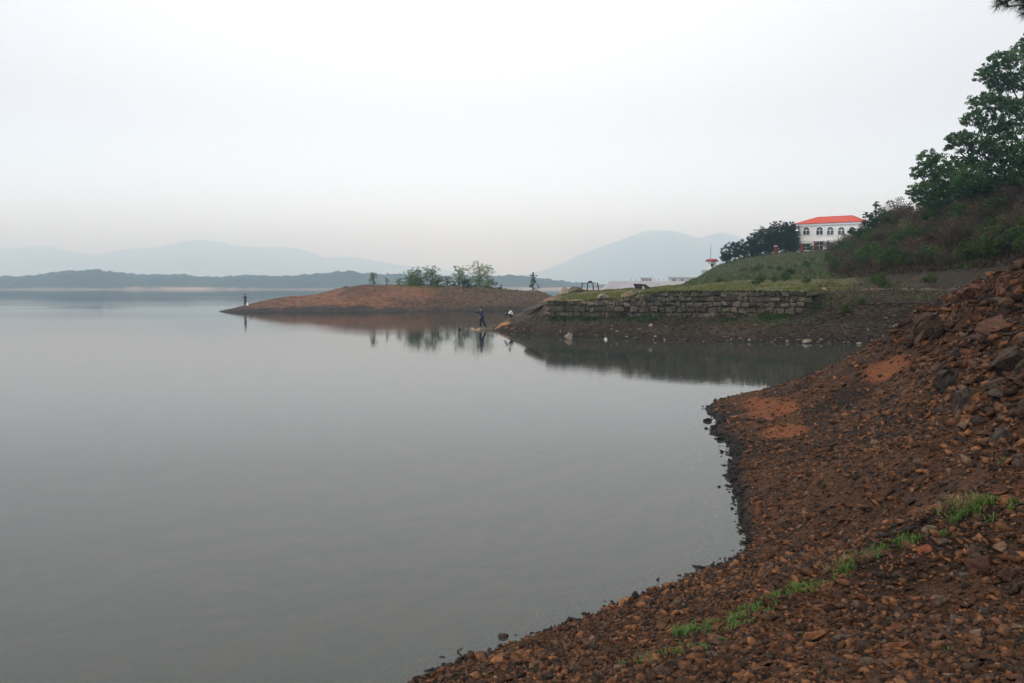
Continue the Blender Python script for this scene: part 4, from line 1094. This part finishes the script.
# ------------------------------------------------------------------ trees on the spit
LG1, LG2 = (.095, .145, .045), (.23, .29, .105)
def px_clumps(lst, d, sc_=1.0):
    out_ = []
    for c_ in lst:
        px, py, rx, ry = c_[:4]; dd = d + (c_[4] if len(c_) > 4 else random.uniform(-1, 1) * rx / F * d * .7)
        out_.append((P(px, py, dd), np.array([rx / F * d, rx / F * d * .9, ry / F * d]) * sc_))
    return out_
def spit_tree(px, pytop, pybot, halfw, lab, n_, dense=1.0, c1=LG1, c2=LG2, kind=0):
    i = int(np.argmin(np.abs(sc - px))); d = SCD[i] + random.uniform(-1, 1.5)
    base = Vector((float(ray(px, HZ)[0]) * d, d, float(np.interp(d, SD[i], SZ2[i]))))
    hh = pybot - pytop; cl = []
    for k in range(n_):
        u_ = (k + .5) / n_; y = pytop + hh * (.10 + .80 * u_)
        w_ = 1.1 * halfw * (math.sin(math.pi * min(.80, .18 + .62 * u_)) if kind == 0 else (.25 + .75 * u_) * .8)
        cl.append((px + random.uniform(-1, 1) * w_ * .75, y, max(1.5, halfw * .6), max(1.3, hh * .17)))
    return tree('spit_tree', lab, base, px_clumps(cl, d),   .16, int(3900 * dense), c1, c2, .07 * (hh / 20) + .03, 'trees on the earth spit')
spit_tree(375, 271.5, 284, 4.5, 'small sparse tree standing alone, leftmost on the spit crest', 6, .28)
spit_tree(387, 276.5, 284.5, 2.2, 'tiny thin sapling right of the leftmost spit tree', 4, .10)
spit_tree(398.5, 277.5, 285, 4, 'low faint shrub left of the first full tree on the spit', 5, .15)
spit_tree(410, 268.5, 287.5, 9, 'bushy pale green tree, first of the row in the middle of the spit', 13, 1.0)
spit_tree(421, 270.5, 286, 5, 'thin hazy tree between the first two full trees of the spit', 7, .28)
spit_tree(432, 266.5, 286.5, 9, 'bushy tree with a darker top, second full tree on the spit', 13, 1.0, (.10, .12, .05), (.25, .27, .12))
spit_tree(447, 274, 287, 6, 'low faint thicket in the gap between the two pairs of spit trees', 7, .25)
spit_tree(459, 266, 288, 8, 'loose round tree, third full tree on the spit', 12, .8)
spit_tree(479, 262.8, 289, 11, 'tallest and widest tree on the spit with an open crown', 18, 1.25)
spit_tree(468, 279, 288, 6, 'dark low bush at the foot of the tallest spit tree', 6, .4, (.03, .055, .02), (.06, .10, .035))
spit_tree(533.5, 272.5, 291, 4.5, 'slim young pine alone at the right end of the spit', 9, .35, (.04, .06, .035), (.08, .10, .06), 1)
spit_tree(415, 277, 288, 7, 'rounded low bush filling the foot of the first bushy spit tree', 7, .7)
spit_tree(438, 278, 288, 6, 'rounded low bush right of the tree with a darker top', 6, .6)
spit_tree(489, 279, 289.5, 6, 'low bush under the right side of the tallest spit tree', 6, .6)
spit_tree(501, 286, 289.5, 2, 'tiny green shrub on the spit between tallest tree and young pine', 3, .12, (.03, .07, .02), (.06, .11, .03))
spit_tree(455, 284, 288.5, 4, 'low green bush under the loose round tree of the spit', 4, .3, (.03, .06, .02), (.06, .10, .035))

# ------------------------------------------------------------------ pines beside the house
PG1, PG2 = (.010, .020, .012), (.034, .052, .030)
def hill_pine(px, ytop, ybot, halfw, d, lab):
    base = hpoint(px, d); hh = ybot - ytop; cl = []
    k = 0; y = ytop + hh * .05
    while y < ybot - hh * .16:
        u_ = (y - ytop) / hh; w_ = halfw * min(1, .42 + 1.0 * u_)
        m_ = max(1, int(w_ / 2.0))
        for q_ in range(m_):
            cl.append((px + (q_ - (m_ - 1) / 2) * (2 * w_ / max(m_, 1)) * .72 + random.uniform(-1, 1), y + random.uniform(-1, 1), 4.2, 2.8))
        y += 2.5
    return tree('pine_tree', lab, base, px_clumps(cl, d),   .36, int(1500 + 190 * len(cl)), PG1, PG2, .16, 'dark pines beside the house', aspect=.22)
for a in ((726, 246, 262, 4.5, 172, 'small dark pine, leftmost of the pines beside the house'), (735, 242.5, 259, 4, 173, 'low pine with a pointed top, second from the left of the pines'),
          (752, 236, 257, 6, 170, 'narrow pine at the left edge of the large pine clump'), (757, 233, 256, 9, 168, 'mid-height pine, second from the left in the large pine clump'),
          (766, 228.5, 255, 9, 166, 'broad pine just left of the brick pillar with a white cap'), (775, 224, 255, 9, 167, 'pine directly behind the brick pillar with a white cap'),
          (784, 223.5, 255, 8, 170, 'dense pine just right of the brick pillar with a white cap'), (793, 223, 255, 8, 172, 'dark pine standing against the left wall of the house'),
          (743, 243, 258, 4.5, 172, 'low pine bridging the small pair and the large pine clump'), (789, 222.5, 255, 8, 165, 'tall pine right in front of the one touching the house wall'), (770, 231, 255, 8, 175, 'rear pine mostly hidden by those around the white-capped pillar')):
    hill_pine(*a)

# ------------------------------------------------------------------ trees on the right hand hilltop
TG1, TG2 = (.020, .050, .015), (.085, .155, .045)
big = [(1024, 52, 13, 8), (1003, 62, 12, 7), (988, 74, 10, 7), (1003, 84, 12, 7), (1022, 80, 14, 8), (985, 101, 12, 7), (1004, 106, 12, 8), (1026, 108, 14, 9), (974, 118, 11, 6), (993, 124, 12, 7), (1012, 130, 12, 8),
       (960, 138, 10, 6), (978, 142, 12, 8), (998, 148, 12, 9), (1018, 152, 14, 9), (951, 146, 6, 4), (968, 158, 11, 8), (988, 166, 13, 9), (1010, 172, 13, 9), (1040, 70, 14, 10), (1044, 100, 14, 10), (1046, 135, 14, 10), (1042, 165, 14, 10), (970, 176, 12, 9), (1036, 40, 10, 7)]
tree('locust_tree', 'tall dark green leafy tree with layered branches at the right edge of the hilltop', hpoint(1021, 75), px_clumps(big, 73, 1.0), .21, 40000, TG1, TG2, .22, 'trees on the right hilltop', top=(.3, -.5))
mid = [(928, 158, 8, 6), (940, 164, 9, 7), (917, 172, 6, 6), (930, 174, 9, 7), (945, 178, 9, 8), (920, 186, 8, 6), (936, 188, 10, 7), (952, 190, 9, 7), (913, 194, 6, 5), (926, 198, 9, 6), (958, 172, 7, 7), (948, 198, 10, 7)]
tree('leafy_tree', 'rounder mid green tree left of the tall layered tree on the hilltop', hpoint(936, 88), px_clumps(mid, 86, 1.0), .22, 14000, (.030, .078, .020), (.105, .195, .055), .15, 'trees on the right hilltop')
low_ = [(975, 182, 12, 7), (995, 186, 12, 7), (1015, 188, 12, 7), (985, 194, 12, 6), (962, 190, 9, 6), (1035, 190, 12, 8)]
tree('leafy_tree', 'low dark thicket tree at the foot of the tall layered tree', hpoint(990, 83), px_clumps(low_, 81), .26, 13000, (.018, .046, .016), (.055, .11, .036), .12, 'trees on the right hilltop')
sap = [(867.5, 216, 3, 2.5), (877, 207, 2.6, 4), (884.5, 214, 3.4, 3), (875, 217, 4, 3.5), (870, 223, 4.5, 3), (880, 222, 6, 4), (888, 221, 4, 3), (874, 230, 7, 4), (884, 229, 7, 4), (862, 233, 4, 3), (853, 231, 3, 2.6), (868, 236, 6, 3)]
tree('young_tree', 'young green tree with upright shoots growing beside the house roof', hpoint(877, 106), px_clumps(sap, 105, 1.15), .17, 11000, (.010, .034, .012), (.04, .085, .03), .09, aspect=.5)
for px, d, s, lab in ((893, 104, 2.6, 'tall bare grey shrub on the ridge between the young tree and the hilltop trees'), (901, 101, 2.2, 'bare grey shrub right beside the tall bare ridge shrub'), (840, 134, 2.0, 'bare pale shrub in front of the house windows'), (829, 142, 1.5, 'thin bare shrub below the third arched window')):
    shrub('brown', hpoint(px, d), s, lab, 'bare shrubs on the ridge')

# near pine: its lowest branch hangs into the top right corner
nb0 = np.array([7.6, 9.2]); zg = float(bank_z(nb0[:1], nb0[1:])[0])
pine = empty('near_pine', (nb0[0], nb0[1], zg)); tag(pine, 'dark pine branch hanging into the sky from a near tree on the right', 'tree')
MB().tube([(0, 0, -.3), (.05, .05, 2), (-.05, .1, 4.5), (.1, 0, 7.5)], [.19, .16, .12, .04], 10).build('trunk', M_BARK, pine)
NV = []; NF = []; NC = []; noff = 0
bmk = MB()
def needle_branch(p0, p1, sag, ntuft):
    global noff
    p0 = np.array(p0, float); p1 = np.array(p1, float)
    pts_ = [p0 + (p1 - p0) * t_ + np.array([0, 0, -sag * 4 * t_ * (1 - t_)]) for t_ in np.linspace(0, 1, 6)]
    bmk.tube([tuple(q_) for q_ in pts_], [.035 * (1 - .8 * k / 5) for k in range(6)], 6)
    for k in range(ntuft):
        t_ = .25 + .75 * (k + .5) / ntuft
        c_ = p0 + (p1 - p0) * t_ + np.array([0, 0, -sag * 4 * t_ * (1 - t_)])
        tw = (p1 - p0) / np.linalg.norm(p1 - p0) * .5 + rand_dirs(1)[0] * .8; tw /= np.linalg.norm(tw); L = rng.uniform(.08, .26)
        bmk.tube([tuple(c_), tuple(c_ + tw * L)], [.008, .004], 4, False)
        nn = 90
        a_ = c_ + tw * (L * rng.uniform(.2, 1, nn))[:, None]
        dd_ = tw * .7 + rand_dirs(nn) * .8; dd_ /= np.linalg.norm(dd_, axis=1, keepdims=True)
        b_ = a_ + dd_ * rng.uniform(.07, .13, nn)[:, None]
        s_ = np.cross(dd_, rand_dirs(nn)); s_ /= np.linalg.norm(s_, axis=1, keepdims=True); s_ *= .0022
        V = np.stack([a_ - s_, a_ + s_, b_], 1).reshape(-1, 3)
        NV.append(V); NF.append(np.arange(nn * 3).reshape(-1, 3) + noff); NC.append(leaf_cols(nn, (.008, .018, .010), (.03, .055, .025), 3)); noff += nn * 3
tip = P(1006, -3, 8.6) - np.array([nb0[0], nb0[1], zg])
needle_branch((0, 0, tip[2] - .5), tip, -.12, 60)
tip2 = P(1024, 5, 8.9) - np.array([nb0[0], nb0[1], zg])
needle_branch((0, 0, tip2[2] - .2), tip2, -.05, 44)
tip3 = P(1016, -6, 8.4) - np.array([nb0[0], nb0[1], zg])
needle_branch((0, 0, tip3[2] - .3), tip3, -.1, 44)
for k in range(9):
    z_ = 3.0 + k * .5; a_ = k * 2.4 + .9
    e = np.array([math.cos(a_) * (2.2 - .15 * k), math.sin(a_) * (2.2 - .15 * k), z_ + .2])
    if e[0] + nb0[0] < 6.8 and z_ < 6: e[0] = .8
    needle_branch((0, 0, z_), e, .05, 16)
bmk.build('branch', M_BARK, pine)
link('needles', mesh_np('needles', np.concatenate(NV), np.concatenate(NF), np.concatenate(NC)), M_LEAF, pine)

# ------------------------------------------------------------------ people
M_SKIN = noise_mat('skin', (.36, .21, .14), (.42, .25, .17), 20, .6)
M_HAIR = noise_mat('black_hair', (.010, .009, .008), (.02, .018, .016), 40, .6)
def cloth(name, c_): return noise_mat(name, tuple(.8 * v for v in c_), tuple(1.15 * v for v in c_), 14, .9, .01)
def skin_mesh(name, joints, bones, root=0, sub=2):
    """joints: list of (xyz, radius) - grows one continuous skin over the bones"""
    me_ = bpy.data.meshes.new(name + '_tmp')
    me_.from_pydata([j[0] for j in joints], bones, [])
    o = bpy.data.objects.new(name + '_tmp', me_); COL.objects.link(o)
    mod = o.modifiers.new('Skin', 'SKIN'); mod.use_smooth_shade = True
    for i, v in enumerate(me_.skin_vertices[0].data if me_.skin_vertices else []):
        v.radius = (joints[i][1], joints[i][1]) if not isinstance(joints[i][1], tuple) else joints[i][1]; v.use_root = (i == root)
    s_ = o.modifiers.new('Sub', 'SUBSURF'); s_.levels = sub; s_.render_levels = sub
    bpy.context.view_layer.update()
    dg = bpy.context.evaluated_depsgraph_get()
    res = bpy.data.meshes.new_from_object(o.evaluated_get(dg)); res.name = name
    bpy.data.objects.remove(o); bpy.data.meshes.remove(me_)
    return res
def person(loc, rz, J, label, top_m, leg_m, shoe_m, seat=False, scale=1.0):
    """J: joint name -> xyz, facing -Y; arms and legs L/R"""
    root = empty('person', loc, rz); root.scale = (scale,) * 3; tag(root, label, 'person', 'people at the lake')
    v = {k: Vector(p) for k, p in J.items()}
    names = []; jl = []; bones = []
    def add(nm, p, r_, par=None):
        names.append(nm); jl.append((tuple(p), r_)); i = len(names) - 1
        if par is not None: bones.append((names.index(par), i))
        return i
    add('pel', v['pel'], .125); add('waist', v['pel'].lerp(v['chest'], .45), .115, 'pel'); add('chest', v['chest'], .135, 'waist')
    add('neck', v['neck'], .055, 'chest'); hd = v['head']; up = (hd - v['neck']).normalized()
    add('jaw', hd - up * .06 + v['face'] * .02, .068, 'neck'); add('skull', hd + up * .04, .088, 'jaw'); add('crownpt', hd + up * .10, .06, 'skull')
    for s_ in 'LR':
        add('sh' + s_, v['sh' + s_], .062, 'chest'); add('el' + s_, v['el' + s_], .045, 'sh' + s_); add('wr' + s_, v['wr' + s_], .031, 'el' + s_)
        h_ = v['wr' + s_] + (v['wr' + s_] - v['el' + s_]).normalized() * .08; add('palm' + s_, h_, (.04, .022), 'wr' + s_)
        add('hip' + s_, v['hip' + s_], .092, 'pel'); add('kn' + s_, v['kn' + s_], .062, 'hip' + s_); add('an' + s_, v['an' + s_], .042, 'kn' + s_); add('toe' + s_, v['toe' + s_], (.045, .03), 'an' + s_)
    me_ = skin_mesh('body', jl, bones)
    bm = bmesh.new(); bm.from_mesh(me_)
    # fingers, thumb, nose and ears rooted in the same mesh
    ex = MB(); ex.bm.free(); ex.bm = bm
    fdir = v['face'].normalized(); side = fdir.cross(up).normalized()
    for s_ in 'LR':
        dr = (v['wr' + s_] - v['el' + s_]).normalized(); pc = v['wr' + s_] + dr * .08
        sd_ = dr.cross(Vector((.3, .2, 1)).normalized()).normalized(); nn = dr.cross(sd_)
        for k, L in enumerate((.065, .075, .07, .055)):
            b0 = pc + sd_ * (-.03 + .02 * k) + dr * .015
            ex.tube([b0, b0 + dr * L * .55 + nn * .008, b0 + dr * L * .9 + nn * .035], [.0095, .009, .007], 6)
        b0 = pc - sd_ * .035 - dr * .03; ex.tube([b0, b0 - sd_ * .03 + dr * .02, b0 - sd_ * .035 + dr * .055], [.012, .011, .008], 6)
    ex.tube([hd + fdir * .075 + up * .03, hd + fdir * .108 - up * .002, hd + fdir * .085 - up * .012], [.010, .016, .010], 6)
    for q_ in (1, -1): ex.tube([hd + side * q_ * .075 + up * .03, hd + side * q_ * .098 + up * .012, hd + side * q_ * .08 - up * .02], [.012, .016, .010], 6)
    bm.to_mesh(me_); bm.free()
    link('body', me_, M_SKIN, root)
    mb = MB()
    for q_ in (1, -1): mb.tube([hd + fdir * .078 + side * q_ * .03 + up * .028, hd + fdir * .092 + side * q_ * .03 + up * .028], [.012, .008], 6)
    mb.build('eyes', M_HAIR, root)
    # hair: a cap over the top and back of the head
    hj = [(tuple(hd + up * .055 - fdir * .018), .097), (tuple(hd + up * .115 - fdir * .01), .066), (tuple(hd - up * .02 - fdir * .055), .06)]
    link('hair', skin_mesh('hair', hj, [(0, 1), (0, 2)]), M_HAIR, root)
    # jacket over torso and arms
    names.clear(); jl.clear(); bones.clear()
    add('pel', v['pel'] + Vector((0, 0, .02)), .15); add('waist', v['pel'].lerp(v['chest'], .45), .165, 'pel'); add('chest', v['chest'], .188, 'waist'); add('col', v['chest'].lerp(v['neck'], .75), .085, 'chest')
    for s_ in 'LR':
        add('sh' + s_, v['sh' + s_], .080, 'chest'); add('el' + s_, v['el' + s_], .062, 'sh' + s_); add('cuff' + s_, v['el' + s_].lerp(v['wr' + s_], .92), .047, 'el' + s_)
    link('jacket', skin_mesh('jacket', jl, bones), top_m, root)
    names.clear(); jl.clear(); bones.clear()
    add('pel', v['pel'], .142)
    for s_ in 'LR':
        add('hip' + s_, v['hip' + s_], .108, 'pel'); add('kn' + s_, v['kn' + s_], .092, 'hip' + s_); add('hem' + s_, v['kn' + s_].lerp(v['an' + s_], .93), .078, 'kn' + s_)
    link('trousers', skin_mesh('trousers', jl, bones), leg_m, root)
    for s_ in 'LR':
        a_, t_ = v['an' + s_], v['toe' + s_]; bk = a_ + (a_ - t_).normalized() * .04; bk.z = t_.z
        link('shoe', skin_mesh('shoe', [(tuple(bk + Vector((0, 0, .012))), .05), (tuple(a_.lerp(t_, .5)), .052), (tuple(t_), .046)], [(0, 1), (1, 2)]), shoe_m, root)
    return root
navy = cloth('navy_cloth', (.022, .026, .075)); dk = cloth('dark_trousers', (.016, .018, .035)); blk = cloth('black_cloth', (.018, .016, .024)); wht = cloth('white_shirt', (.68, .66, .62)); shoe = cloth('shoe_leather', (.02, .018, .016))
# angler in dark blue, turned towards the open water on the left (local -Y is the way he faces)
JA = dict(pel=(0, 0, .93), chest=(0, .01, 1.27), neck=(0, -.01, 1.47), head=(0, -.04, 1.60), face=(0, -1, 0), shL=(.18, 0, 1.38), elL=(.26, -.02, 1.10), wrL=(.22, -.20, .93), shR=(-.18, 0, 1.38), elR=(-.25, -.20, 1.22), wrR=(-.10, -.36, 1.42),
          hipL=(.10, 0, .88), knL=(.20, .10, .49), anL=(.27, .28, .09), toeL=(.32, .14, .04), hipR=(-.10, 0, .88), knR=(-.13, -.03, .48), anR=(-.14, 0, .09), toeR=(-.15, -.15, .04))
pa = P(481.5, 327.3, 77.3)
person((pa[0], pa[1], .10), math.radians(-62), JA, 'person in dark blue standing on stepping stones at the water, one hand raised', navy, dk, shoe, scale=1.06)
JB = dict(pel=(0, 0, .93), chest=(0, 0, 1.27), neck=(0, -.01, 1.47), head=(0, -.04, 1.60), face=(0, -1, 0), shL=(.18, 0, 1.38), elL=(.27, -.06, 1.12), wrL=(.16, -.26, 1.06), shR=(-.18, 0, 1.38), elR=(-.27, -.06, 1.12), wrR=(-.12, -.28, 1.08),
          hipL=(.09, 0, .88), knL=(.11, -.02, .48), anL=(.11, .01, .09), toeL=(.13, -.14, .04), hipR=(-.09, 0, .88), knR=(-.11, -.02, .48), anR=(-.11, .01, .09), toeR=(-.13, -.14, .04))
pb_d = 134.0; pbx = float(ray(245, HZ)[0]) * pb_d
def spit_z(x, d):
    px = CX + x / d * F * math.cos(PITCH); i = int(np.argmin(np.abs(rx0 * d - x))); return float(np.interp(d, SD[i], SZ2[i]))
pbz = max(spit_z(pbx, pb_d), .02)
person((pbx, pb_d, pbz - .02), math.radians(-25), JB, 'person in black standing at the far tip of the red earth spit', blk, blk, shoe)
bgx = pbx + .33; r = empty('white_bag', (bgx, pb_d - .1, max(spit_z(bgx, pb_d - .1), .02))); tag(r, 'white bag on the ground beside the person on the far spit', 'bag')
mb = MB(); mb.faces([(-.17, -.11, 0), (.17, -.11, 0), (.19, .12, 0), (-.16, .11, 0), (-.15, -.08, .3), (.14, -.09, .33), (.12, .08, .34), (-.14, .08, .3), (-.05, -.03, .44), (.05, .02, .45)],
                    [(3, 2, 1, 0), (0, 1, 5, 4), (1, 2, 6, 5), (2, 3, 7, 6), (3, 0, 4, 7), (4, 5, 9, 8), (5, 6, 9), (6, 7, 8, 9), (7, 4, 8)]); mb.build('sack', wht, r)
MB().tube([(-.06, -.03, .42), (-.05, -.02, .52), (.03, 0, .54), (.06, .02, .43)], [.012] * 4, 6).build('handle', wht, r)
JC = dict(pel=(0, 0, .10), chest=(0, -.10, .42), neck=(0, -.16, .60), head=(0, -.21, .72), face=(0, -1, -.2), shL=(.17, -.12, .52), elL=(.22, -.32, .33), wrL=(.10, -.50, .36), shR=(-.17, -.12, .52), elR=(-.22, -.32, .33), wrR=(-.10, -.50, .36),
          hipL=(.09, -.03, .10), knL=(.14, -.46, .40), anL=(.12, -.62, .06), toeL=(.12, -.78, .02), hipR=(-.09, -.03, .10), knR=(-.14, -.44, .41), anR=(-.12, -.58, .06), toeR=(-.12, -.74, .02))
pc_d = 78.2; pcx = float(ray(512, HZ)[0]) * pc_d + .02
person((pcx, pc_d, hz(512.5, pc_d) - .02), math.radians(-80), JC, 'person in a white shirt sitting on the rocky point facing the water', wht, dk, shoe)

# ------------------------------------------------------------------ the air
hz_me = MB(); hz_me.box((0, 5440, 247), (18000, 11000, 502))
haze = hz_me.build('haze', None); haze['kind'] = 'stuff'
m = bpy.data.materials.new('haze_air'); m.use_nodes = True; n = m.node_tree; n.nodes.clear()
vo_ = n.nodes.new('ShaderNodeVolumePrincipled'); vo_.inputs['Color'].default_value = (.54, .77, 1.0, 1); vo_.inputs['Absorption Color'].default_value = (1, 1, 1, 1); vo_.inputs['Density'].default_value = .00050; vo_.inputs['Anisotropy'].default_value = .82
oo = n.nodes.new('ShaderNodeOutputMaterial'); n.links.new(vo_.outputs[0], oo.inputs['Volume'])
haze.data.materials.append(m)
